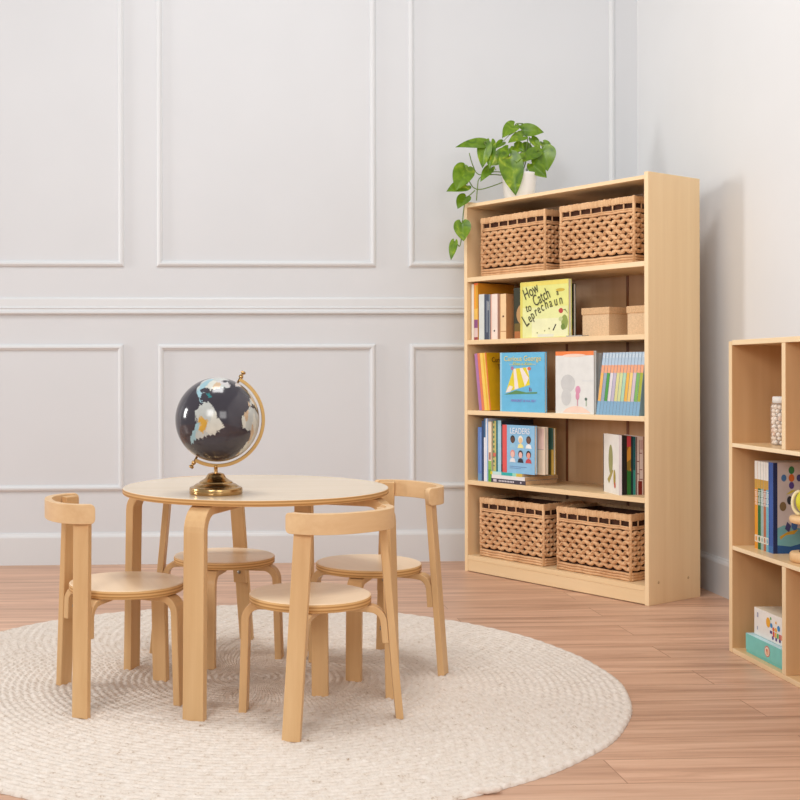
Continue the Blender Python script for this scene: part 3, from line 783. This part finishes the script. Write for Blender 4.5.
polys(cv,'cover_art',[(rect(.0,w,h-.022,h),C(52,60,78)),(ell(.05,.15,.03,.02),C(150,120,110)),(ell(.03,.11,.02,.015),C(200,190,190)),(rect(0,.09,.0,.03),C(110,90,90)),(ell(.05,.04,.03,.012),C(206,204,206))],'front',w,h,t)
# face-out portrait book
w,h,t=.170,.192,.014
b,cv=book(cp(.1925,.0185,ZS),'light blue face-out book with six small portraits and a coral spine strip',w,h,t,C(140,190,224),C(216,84,84))
sk=[(96,66,52),(232,196,150),(110,76,62),(236,190,176),(238,186,174),(228,150,130)]
shapes=[(rect(0,.024,0,h),C(222,86,84))]
hairc=[(40,34,36),(240,236,226),(70,52,46),(226,150,140),(60,50,52),(34,30,36)]
tops=[(150,196,220),(238,226,150),(236,236,236),(232,230,232),(50,44,54),(196,72,76)]
for q in range(6):
    cx=.055+.042*(q%3); cz=.132 if q<3 else .074
    shapes+=[(ell(cx,cz+.004,.0125,.0155),C(*hairc[q])),(ell(cx,cz,.0095,.0125),C(*sk[q])),([(cx-.016,cz-.030),(cx+.016,cz-.030),(cx+.011,cz-.016),(cx,cz-.012),(cx-.011,cz-.016)],C(*tops[q]))]
shapes+=[(rect(.040,.13,.026,.0275),C(100,120,170)),(rect(.040,.10,.0195,.021),C(100,120,170))]
polys(cv,'cover_art',shapes,'front',w,h,t)
lettering('title_lettering','LEADERS',.033,C(240,240,244),cv,face_M('front',w,h,t,.094,.1585,.0022),'CENTER',sx=.80,ext=.0003)
w,h,t=.172,.188,.018
b,cv=book(cp(.219,.046,ZS),'cream picture book standing behind the portrait book',w,h,t,C(226,204,180),C(226,204,180))
polys(cv,'cover_art',[(rect(.12,w-.006,.10,h-.006),C(224,190,178)),(rect(.12,w-.006,.098,.10),C(170,150,140))],'front',w,h,t)
w,h,t=.180,.185,.014
b,cv=book(cp(.231,.072,ZS),'dark green and mustard book at the back of the face-out group',w,h,t,C(170,136,54),C(170,136,54))
polys(cv,'cover_art',[(rect(.10,w,.10,h),C(40,76,66)),(rect(.10,.168,.0,.10),C(74,66,30))],'front',w,h,t)
# fanned books near the side panel, squared up with the room
PB=CASE@Vector((.777,.010,Z))
def fan(dx,dy,t,lean=0): 
    return Matrix.Translation((PB.x+dx+t,PB.y+dy,Z))@Matrix.Rotation(PI/2+.05,4,'Z')
bx=-.006
w,h,t=.140,.218,.011
b,cv=book(fan(bx,.0,t),'white book with a green figure on its cover, first of the fanned upright books',w,h,t,C(238,234,226),C(240,232,236))
polys(cv,'cover_art',[(ell(w-.075,.125,.020,.055),C(160,158,104)),([(w-.105,.05),(w-.09,.035),(w-.05,.085),(w-.06,.09)],C(176,160,90)),(ell(w-.04,.06,.010,.030),C(176,156,70)),(ell(w-.036,.033,.007,.012),C(206,90,60))],'back',w,h,t)
bx+=t+.001
for (t,h,cc,sc,lab,pr) in (
  (.021,.214,C(34,28,28),C(30,26,26),'black-spined book among the fanned upright books',None),
  (.015,.214,C(90,60,30),C(150,96,40),'book with red, orange and green spine among the fanned upright books','rog'),
  (.016,.212,C(20,60,66),C(30,92,96),'deep teal book among the fanned upright books','teal'),
  (.027,.212,C(226,206,200),C(232,214,208),'white book with dark branching tree print among the fanned upright books','tree'),
  (.013,.210,C(140,100,80),C(176,138,110),'brown book nearest the bookcase side panel, fanned upright books',None)):
    w=.165
    b,cv=book(fan(bx,.012,t),lab,w,h,t,cc,sc)
    if pr=='rog': polys(cv,'spine_print',[(rect(0,t,0,.09),C(40,110,44)),([(0,.085),(t,.11),(t,.16),(0,.19)],C(206,140,50)),(rect(0,t,.175,h),C(196,60,70)),([(0,.10),(t*.5,.085),(t,.095),(t,.12),(0,.13)],C(140,110,40))],'spine',w,h,t)
    if pr=='teal': polys(cv,'spine_print',[(rect(t*.6,t,0,h),C(20,48,54)),(rect(0,t*.6,0,.09),C(50,140,130))],'spine',w,h,t)
    if pr=='tree': polys(cv,'spine_print',[(rect(t*.50,t*.56,.0,.20),C(120,60,60)),(rect(.003,t*.5,.09,.093),C(150,90,90)),(rect(t*.5,t-.004,.12,.123),C(150,90,90)),(rect(.004,t*.5,.15,.153),C(150,90,90)),(rect(.0,t*.4,.165,.2),C(214,180,176)),(rect(.004,t-.008,.0,.05),C(130,40,34)),(rect(.002,t*.5,.055,.058),C(150,90,90)),(rect(t*.5,t-.002,.075,.078),C(150,90,90)),(rect(t-.004,t,0,h),C(120,90,84))],'spine',w,h,t)
    bx+=t+.001

# ------------------------------------------------------------------ trailing plant on the bookcase
def leaf_mat():
    m,nt,b=base_mat('pothos_leaf',.35,0,.5)
    N_=nt.nodes.new;K=nt.links.new
    tc=N_('ShaderNodeTexCoord'); nz=N_('ShaderNodeTexNoise'); nz.inputs['Scale'].default_value=22; nz.inputs['Detail'].default_value=4; nz.inputs['Distortion'].default_value=1
    cr=N_('ShaderNodeValToRGB'); e=cr.color_ramp.elements
    e[0].position=.3; e[0].color=lin((74,112,18))+(1,); e[1].position=.78; e[1].color=lin((190,204,62))+(1,)
    x=e.new(.58); x.color=lin((120,154,30))+(1,)
    K(tc.outputs['Object'],nz.inputs['Vector']); K(nz.outputs['Fac'],cr.inputs['Fac']); K(cr.outputs['Color'],b.inputs['Base Color'])
    b.inputs['Subsurface Weight'].default_value=0
    tr=N_('ShaderNodeBsdfTranslucent'); K(cr.outputs['Color'],tr.inputs['Color']); mx=N_('ShaderNodeMixShader'); mx.inputs[0].default_value=.22
    K(b.outputs[0],mx.inputs[1]); K(tr.outputs[0],mx.inputs[2]); K(mx.outputs[0],nt.nodes['Material Output'].inputs['Surface'])
    return m
LEAVES=[((1.2878,4.795,1.8551),(1.2255,4.755,1.7937),.051),((1.3201,4.815,1.8379),(1.4071,4.785,1.8223),.049),((1.3235,4.785,1.8069),(1.2478,4.745,1.7722),.045),
((1.2501,4.745,1.7165),(1.2707,4.715,1.5499),.084),((1.1625,4.765,1.7707),(1.0269,4.725,1.7507),.046),((1.1542,4.755,1.7687),(1.1352,4.725,1.6633),.051),
((1.1807,4.775,1.7794),(1.1624,4.715,1.6585),.041),((1.1813,4.765,1.673),(1.1292,4.735,1.6095),.036),((1.0881,4.815,1.6789),(1.033,4.755,1.5764),.076),
((1.0884,4.795,1.606),(.9971,4.765,1.5745),.054),((1.0878,4.815,1.5594),(1.046,4.785,1.5053),.049),((1.0686,4.805,1.4518),(1.0706,4.785,1.3701),.061),
((1.0345,4.795,1.3711),(1.0172,4.785,1.2925),.030),((1.4016,4.795,1.7581),(1.4159,4.765,1.6585),.085),((1.3493,4.765,1.6878),(1.4036,4.735,1.6254),.051),
((1.379,4.775,1.7417),(1.2896,4.735,1.6871),.046),((1.3637,4.815,1.8033),(1.3948,4.795,1.7531),.033),((1.2816,4.785,1.7654),(1.315,4.755,1.7376),.046),
((1.2383,4.795,1.7837),(1.1948,4.765,1.7479),.028),((1.253,4.765,1.7515),(1.2003,4.735,1.6866),.038),((1.4175,4.835,1.7909),(1.4461,4.815,1.7422),.036),
((1.297,4.765,1.7312),(1.2753,4.725,1.6852),.049),((1.0814,4.815,1.6855),(1.0908,4.805,1.6424),.025),
((1.33,4.83,1.77),(1.38,4.86,1.72),.06),((1.26,4.83,1.74),(1.20,4.88,1.70),.06)]
VINES=[[(1.2978,4.815,1.6699),(1.2063,4.785,1.6643),(1.1336,4.795,1.6367),(1.1087,4.795,1.6904),(1.0971,4.795,1.7358)],
[(1.2978,4.815,1.6699),(1.1979,4.785,1.6477),(1.1337,4.785,1.6392),(1.1301,4.795,1.583),(1.1314,4.815,1.5429)],
[(1.2726,4.815,1.6698),(1.1801,4.815,1.5946),(1.1256,4.815,1.5844),(1.098,4.815,1.6258),(1.0848,4.815,1.6772)],
[(1.1256,4.815,1.5844),(1.1004,4.815,1.5611),(1.0862,4.815,1.5561),(1.0777,4.815,1.5029),(1.0725,4.815,1.4515),(1.070,4.81,1.41),(1.0622,4.812,1.3452),(1.0462,4.795,1.3612),(1.0329,4.795,1.3711)],
[(1.2978,4.815,1.6699),(1.2429,4.765,1.6939),(1.174,4.755,1.741),(1.1493,4.755,1.7695)],
[(1.3146,4.815,1.67),(1.3064,4.815,1.7531),(1.2948,4.815,1.8278),(1.2878,4.795,1.8551),(1.3012,4.795,1.8602),(1.3277,4.815,1.8629)],
[(1.3315,4.815,1.6701),(1.3443,4.815,1.7699),(1.3486,4.815,1.8115),(1.3201,4.815,1.8379)],
[(1.3315,4.815,1.6701),(1.3442,4.815,1.72),(1.3637,4.815,1.8033)],
[(1.3399,4.815,1.6701),(1.3905,4.815,1.7286),(1.4091,4.815,1.7619)],
[(1.3062,4.815,1.6699),(1.2595,4.765,1.7022),(1.2501,4.745,1.7165)]]
def make_plant():
    P0=ORG+D*.150+N*.165; P0.z=1.528
    p=thing('potted_pothos','trailing green pothos in a white pot on top of the bookcase','plant',Matrix.Translation(P0))
    inv=Matrix.Translation(-P0)
    mb=MB()
    mb.lathe([(0,0),(.052,0),(.056,.004),(.064,.05),(.071,.115),(.072,.122),(.068,.122),(.066,.112),(.064,.108)],48); mb.build('pot',plain('white_glaze',(240,238,236),.3,0,.01,5,.5),p)
    mb=MB(); mb.lathe([(.0645,.108),(.03,.112),(0,.113)],24); mb.build('soil',plain('dark_soil',(60,42,30),.95,0,.3,90,.1,.8),p)
    st=MB()
    for v in VINES:
        pts=[Vector(q) for q in v]; 
        base=Vector((P0.x+(pts[0].x-P0.x)*.4,P0.y+(pts[0].y-P0.y)*.4,P0.z+.11))
        if abs(pts[0].z-1.67)<.01: pts[0]=base
        for _ in range(2):
            q=[pts[0]]
            for a,b in zip(pts,pts[1:]): q+=[a.lerp(b,.25),a.lerp(b,.75)]
            pts=q+[pts[-1]]
        st.tube(pts,.0022,6,M=inv)
    rnd=random.Random(2)
    lf=MB()
    prof=[(-.06,.34),(-.02,.70),(.06,.94),(.18,1.06),(.32,1.06),(.48,.96),(.64,.76),(.80,.46),(.92,.19),(1.0,.0)]
    for a,b,w in LEAVES:
        w*=1.12
        a=Vector(a);b=Vector(b); ax=b-a; L=ax.length; ax.normalize()
        # leaf faces roughly towards the open room and up
        up=Vector((-.25+rnd.uniform(-.25,.25),-1,.35+rnd.uniform(-.2,.35))); sd=ax.cross(up).normalized(); nr=sd.cross(ax).normalized()
        if nr.dot(up)<0: nr=-nr
        vs=[];fs=[];cols=[-1,-.6,-.25,0,.25,.6,1]
        for u,hw in prof:
            for c in cols:
                y=c*hw*w*.5
                back=.10*abs(c)*max(0,.12-u)/.12*L if u<.12 else 0
                x=u*L-back*.6+(.10*L if u<0 and abs(c)<.3 else 0)
                zz=abs(y)*.28-.16*L*(u-.4)**2+.010*math.sin(u*5+c*2)*abs(c)*w*4
                vs.append(a+ax*x+sd*y+nr*zz)
        k=len(cols)
        for j in range(len(prof)-1):
            for c in range(k-1): fs.append((j*k+c,j*k+c+1,(j+1)*k+c+1,(j+1)*k+c))
        lf.add(vs,fs,0,True,inv)
        # petiole
        near=min((Vector(q) for v in VINES for q in v),key=lambda q:(q-a).length)
        if near.z<1.0 or (near-a).length<.16:
            src=near if (near-a).length>.004 else Vector((P0.x,P0.y,P0.z+.11)) if (near-Vector((P0.x,P0.y,P0.z+.11))).length<.1 else near
            if (src-a).length>.003: st.tube([src,src.lerp(a,.5)+Vector((0,0,.006)),a],.0015,6,M=inv)
    st.build('vines',plain('vine_green',(116,140,72),.5,0,.15,40),p)
    o=lf.build('foliage',leaf_mat(),p,fix=False)
    md=o.modifiers.new('smooth','SUBSURF'); md.levels=1; md.render_levels=1
make_plant()

# ------------------------------------------------------------------ low open shelf unit along the side wall
UX0,UX1=1.554,1.899; UY1,UY0=3.406,2.19
unit=thing('low_shelf_unit','low open birch shelf unit along the side wall, cut by the photo edge','shelf unit',Matrix.Translation((UX0,UY1,0)))
dp=UX1-UX0; ln=UY1-UY0
def up(name,x0,x1,y0,y1,z0,z1,mats=None):
    mb=MB(); mb.box(x0,x1,y0,y1,z0,z1); o=mb.build(name,mats or [W_DARK,W_EDGE],unit,bevel=.0015)
    for p in o.data.polygons:
        if p.normal.x<-.5: p.material_index=1
    return o
W_SH2=wood('unit_shelf',(222,184,134),(236,204,156),'Y',fine=36,long=1.5,rough=.3)
W_ED2=wood('unit_edge',(240,210,166),(247,224,186),'Y',fine=40,long=2)
up('side_panel',0,dp,-.021,0,0,.919); up('side_panel',0,dp,-ln,-ln+.021,0,.919)
for nm,z0,z1 in (('top_panel',.907,.922),('shelf',.607,.619),('shelf',.304,.3165),('bottom_shelf',.0,.0145)):
    up(nm,0.0003,dp-.006,-ln+.021,-.021,z0,z1,[W_SH2,W_ED2])
up('back_panel',dp-.006,dp,-ln+.02,-.02,.0,.92,[W_DARK,W_DARK])
for y,z0,z1 in ((3.079,.619,.907),(2.80,.619,.907),(2.49,.619,.907),(3.079,.0145,.304),(2.50,.0145,.304)):
    up('divider',.0006,dp-.006,y-.0105-UY1,y+.0105-UY1,z0,z1)
# jar of shells, upper bay
jar=thing('storage_jar','clear jar of pale beads with a white cap, in the low shelf unit','jar',TR(1.655,3.271,.619))
mb=MB(); mb.lathe([(0,0),(.034,0),(.037,.003),(.037,.112),(.034,.119),(.031,.121)],40)
GLS,nt,b_=base_mat('clear_plastic',.06,0,.5); b_.inputs['Alpha'].default_value=.18; b_.inputs['Base Color'].default_value=(.97,.95,.93,1)
_tc=nt.nodes.new('ShaderNodeTexCoord');_nz=nt.nodes.new('ShaderNodeTexNoise');_nz.inputs['Scale'].default_value=4;_mr=nt.nodes.new('ShaderNodeMapRange');_mr.inputs['To Min'].default_value=.04;_mr.inputs['To Max'].default_value=.09
nt.links.new(_tc.outputs['Object'],_nz.inputs['Vector']);nt.links.new(_nz.outputs['Fac'],_mr.inputs['Value']);nt.links.new(_mr.outputs[0],b_.inputs['Roughness'])
mb.build('jar_body',GLS,jar)
mb=MB(); mb.lathe([(0,.139),(.030,.139),(.032,.137),(.0325,.122),(.030,.1205),(0,.1205)],40); mb.build('cap',C(236,232,226),jar)
mb=MB(); rnd=random.Random(4)
for lay in range(10):
    for q in range(17):
        r=.029 if q<11 else .016; a=2*PI*(q/11 if q<11 else (q-11)/6)+lay*.37+rnd.uniform(-.1,.1)
        mb.sphere((r*math.cos(a),r*math.sin(a),.008+lay*.0112+rnd.uniform(-.001,.001)),rnd.uniform(.0052,.0068),8,6,mat=rnd.choice([0,0,0,1,2]))
o=mb.build('beads',[C(240,222,202),C(226,190,164),C(246,236,224)],jar); o['kind']='stuff'
# upright books, middle bay: spines face the room
def ub(y1,t): return Matrix.Translation((1.598,y1-t,.3165))   # local: spine (-x) towards the room, front cover (-y) towards the camera side
specs=[(3.334,.0185,C(226,150,40),'orange'),(3.3150,.0180,C(30,104,50),'green'),(3.2965,.0155,C(150,176,170),'grey-green'),(3.2805,.0150,C(176,104,72),'terracotta'),(3.2650,.0140,C(110,176,196),'sky blue')]
GOLD=C(200,156,70)
for y1,t,c,nm in specs:
    w,h=.21,.254
    b,cv=book(ub(y1,t),'slim white-topped book with %s lower spine, low shelf unit'%nm,w,h,t,C(236,232,226),c,group='white-topped spine set in the low shelf unit')
    g=.0006
    bot={'orange':.13,'green':.15,'grey-green':.14,'terracotta':.125,'sky blue':.12}[nm]
    polys(cv,'spine_print',[(rect(g,t-g,h-.052,h),C(240,236,228)),(rect(g,t-g,h-.078,h-.052),GOLD),(rect(g,t-g,.02,.04),C(232,226,210)),(ell(t*.5,.03,t*.28,.008),c)],'spine',w,h,t)
    lettering('title_lettering','HIIHIIHI',.021,C(244,242,236),cv,face_M('spine',w,h,t,t*.80,h-.082,.0012),sx=.62)
w,h,t=.215,.256,.027
b,cv=book(ub(3.2505,t),'thick dark blue book with planets printed on its cover, low shelf unit',w,h,t,C(206,196,196),C(40,70,146))
polys(cv,'spine_print',[(rect(0,t*.75,0,h),C(52,88,160)),(rect(0,t,0,.02),C(60,110,170))],'spine',w,h,t)
polys(cv,'cover_art',[(rect(0,.012,0,h),C(34,48,92)),([(.012,0),(w,0),(w,.030),(.10,.034),(.05,.020),(.012,.024)],C(46,92,150)),([(.012,.024),(.05,.020),(.10,.034),(.16,.065),(.13,.085),(.08,.070),(.03,.080),(.012,.072)],C(120,178,186)),
  ([(0.0210,.04),(0.0360,.052),(0.0600,.055),(0.0720,.068),(0.0420,.062),(0.0180,.048)],C(206,160,60)),(ell(0.0523,.235,0.0083,.011),C(60,130,84)),(ell(0.0523,.213,0.0083,.011),C(206,110,50)),(ell(0.0303,.213,0.0075,.010),C(74,122,176)),(ell(0.0743,.213,0.0075,.010),C(70,74,130)),(ell(0.0523,.192,0.0075,.010),C(86,70,140)),
  ([(0.0360,.166),(0.0510,.170),(0.0660,.180),(0.0510,.178)],C(206,190,80)),(ell(0.0275,.133,0.0097,.013),C(130,110,80)),(ell(0.0468,.150,0.0075,.012),C(56,60,70)),([(0.0330,.07),(0.0450,.06),(0.0510,.078),(0.0396,.090)],C(70,70,120)),(ell(0.0605,.08,0.0090,.014),C(70,110,170))],'front',w,h,t)
# wooden pedestal toy
toy=thing('pedestal_toy','wooden pedestal toy holding a green and yellow striped ball, at the photo edge','toy',TR(1.630,3.074,.3165,.0))
BE=wood('turned_beech',(222,178,126),(238,204,158),'X',fine=40,long=4)
mb=MB(); mb.lathe([(0,0),(.050,0),(.054,.003),(.055,.010),(.055,.022),(.052,.026),(0,.026)],56); mb.build('base',BE,toy)
mb=MB(); mb.lathe([(.0,.026),(.031,.026),(.031,.030),(.028,.034),(.028,.096),(.031,.100),(.031,.104),(0,.104)],40); mb.build('post',C(54,44,60,.4),toy)
mb=MB(); mb.lathe([(0,.104),(.048,.104),(.054,.107),(.056,.113),(.056,.118),(.053,.123),(0,.123)],56); mb.build('tray',BE,toy)
bl=MB(); 
nu,nv=48,24; R_=.040
for j in range(nv+1):
    la=-PI/2+PI*j/nv
    for k_ in range(nu):
        lo=2*PI*k_/nu; bl.v.append((R_*math.cos(la)*math.cos(lo),R_*math.cos(la)*math.sin(lo),.162+R_*math.sin(la)))
for j in range(nv):
    for k_ in range(nu):
        bl.f.append([j*nu+k_,j*nu+(k_+1)%nu,(j+1)*nu+(k_+1)%nu,(j+1)*nu+k_]); bl.s.append(True)
        bl.m.append(2 if j>19 else (0 if (k_//3)%3!=0 else 1))
bl.build('striped_ball',[C(214,206,50,.35),C(56,138,56,.35),C(236,150,60,.35)],toy)
hd=MB(); hd.tube([(-.026-.016*math.sin(PI*i/14),.012+.010*math.sin(PI*i/14),.128+.062*(1-math.cos(PI*i/14))/2) for i in range(15)],.0045,8); hd.build('loop_handle',C(238,224,180,.35),toy)
# boxes, lower bay
bx1=thing('toy_box','flat teal box with a round badge, underneath the white toy box','box',TR(1.574,3.338,.0145))
mb=MB(); mb.box(0,.22,-.235,0,0,.040); mb.build('tray_base',C(120,204,196),bx1,bevel=.001)
mb=MB(); mb.box(-.0012,.2212,-.2362,.0012,.008,.055); lid=mb.build('lid',[C(128,208,200),C(190,222,226)],bx1,bevel=.0012)
for p in lid.data.polygons:
    if p.normal.z>.5: p.material_index=1
mb=MB()
def disc(mb,x,y,z,r,mi,rz=None,n=28): mb.add([(x,y+r*math.cos(2*PI*i/n),z+(rz or r)*math.sin(2*PI*i/n)) for i in range(n)],[list(range(n))],mi)
disc(mb,-.0018,-.130,.031,.0155,0); disc(mb,-.0020,-.130,.031,.0125,1); disc(mb,-.0022,-.131,.030,.0075,2,.009); disc(mb,-.0023,-.128,.034,.004,0)
mb.build('badge',[C(222,120,104),C(244,226,206),C(232,176,140)],lid,fix=False)
bx2=thing('toy_box','white toy box with a colourful printed toy, on top of the teal box','box',TR(1.590,3.322,.0705))
mb=MB(); mb.box(0,.18,-.21,0,0,.078); cart=mb.build('carton',[C(240,236,230),C(232,220,196)],bx2,bevel=.001)
for p in cart.data.polygons:
    if p.normal.z>.5: p.material_index=1
mb=MB(); X=-.0006
def rq(y0,y1,z0,z1,mi): mb.add([(X,y0,z0),(X,y1,z0),(X,y1,z1),(X,y0,z1)],[(0,1,2,3)],mi)
disc(mb,X,-.085,.050,.0125,0,.014); disc(mb,X,-.103,.045,.007,1); rq(-.108,-.095,.022,.030,2)
for q,mi in enumerate((3,4,5,3,6,4)): rq(-.121-.012*q,-.112-.012*q,.016,.030,mi)
disc(mb,X-.0002,-.116,.037,.006,6); disc(mb,X-.0002,-.130,.038,.006,4); disc(mb,X,-.145,.045,.008,1); disc(mb,X,-.1,.064,.004,5); disc(mb,X,-.130,.058,.004,0)
for q in range(4): disc(mb,X-.0003,-.112-.02*q,.012,.005,2)
rq(-.026,-.018,.052,.066,7); rq(-.024,-.018,.016,.026,7)
mb.build('printed_toy',[C(238,172,52),C(60,140,200),C(90,60,130),C(216,64,60),C(240,176,50),C(80,170,90),C(226,110,60),C(170,170,190)],cart,fix=False)

# ------------------------------------------------------------------ light
def area(name,loc,target,size,power,color=(1,1,1),sy=None,spread=None):
    l=bpy.data.lights.new(name,'AREA'); l.energy=power; l.color=color; l.size=size
    if sy: l.shape='RECTANGLE'; l.size_y=sy
    if spread: l.spread=spread
    o=bpy.data.objects.new(name,l); col.objects.link(o); o.location=loc
    o.rotation_euler=(Vector(target)-Vector(loc)).to_track_quat('-Z','Y').to_euler(); return o
area('key_light',(-5.4,3.95,1.85),(.8,3.7,.8),.8,102,(1,.99,.975),1.5)
area('front_light',(-1.6,-1.4,2.4),(.6,3.6,.5),1.4,75,(1,.985,.97))
area('fill_light',(1.3,-1.8,2.0),(1.2,4.0,.8),1.6,36,(1,.985,.97))
area('overhead_light',(.1,3.0,3.7),(.15,3.0,0),1.1,46,(1,.99,.98))
w=bpy.data.worlds.new('studio'); scene.world=w; w.use_nodes=True
bg=w.node_tree.nodes['Background']; bg.inputs['Color'].default_value=(1,.995,.99,1); bg.inputs['Strength'].default_value=.41

# ------------------------------------------------------------------ camera
F,CX,CY,RO,PI_,YW,HC=1169.56,254.2,375.86,-.0028,.0027,.0427,.83
cd=bpy.data.cameras.new('camera'); cam=bpy.data.objects.new('camera',cd); col.objects.link(cam)
cd.sensor_fit='HORIZONTAL'; cd.sensor_width=36; cd.lens=F/800*36
cd.shift_x=(400-CX)/800; cd.shift_y=-(400-CY)/800
fw=Vector((math.sin(YW),math.cos(YW),-PI_)).normalized()
rt=Vector((math.cos(YW),-math.sin(YW),0)); upv=rt.cross(fw)
# roll: image right tips up
r2=rt*math.cos(RO)+upv*math.sin(RO); u2=upv*math.cos(RO)-rt*math.sin(RO)
Mc=Matrix((( r2.x,u2.x,-fw.x,0),(r2.y,u2.y,-fw.y,0),(r2.z,u2.z,-fw.z,HC),(0,0,0,1)))
cam.matrix_world=Mc
scene.camera=cam
scene.view_settings.view_transform='Standard'; scene.view_settings.look='None'; scene.view_settings.exposure=.06
scene.cycles.max_bounces=8
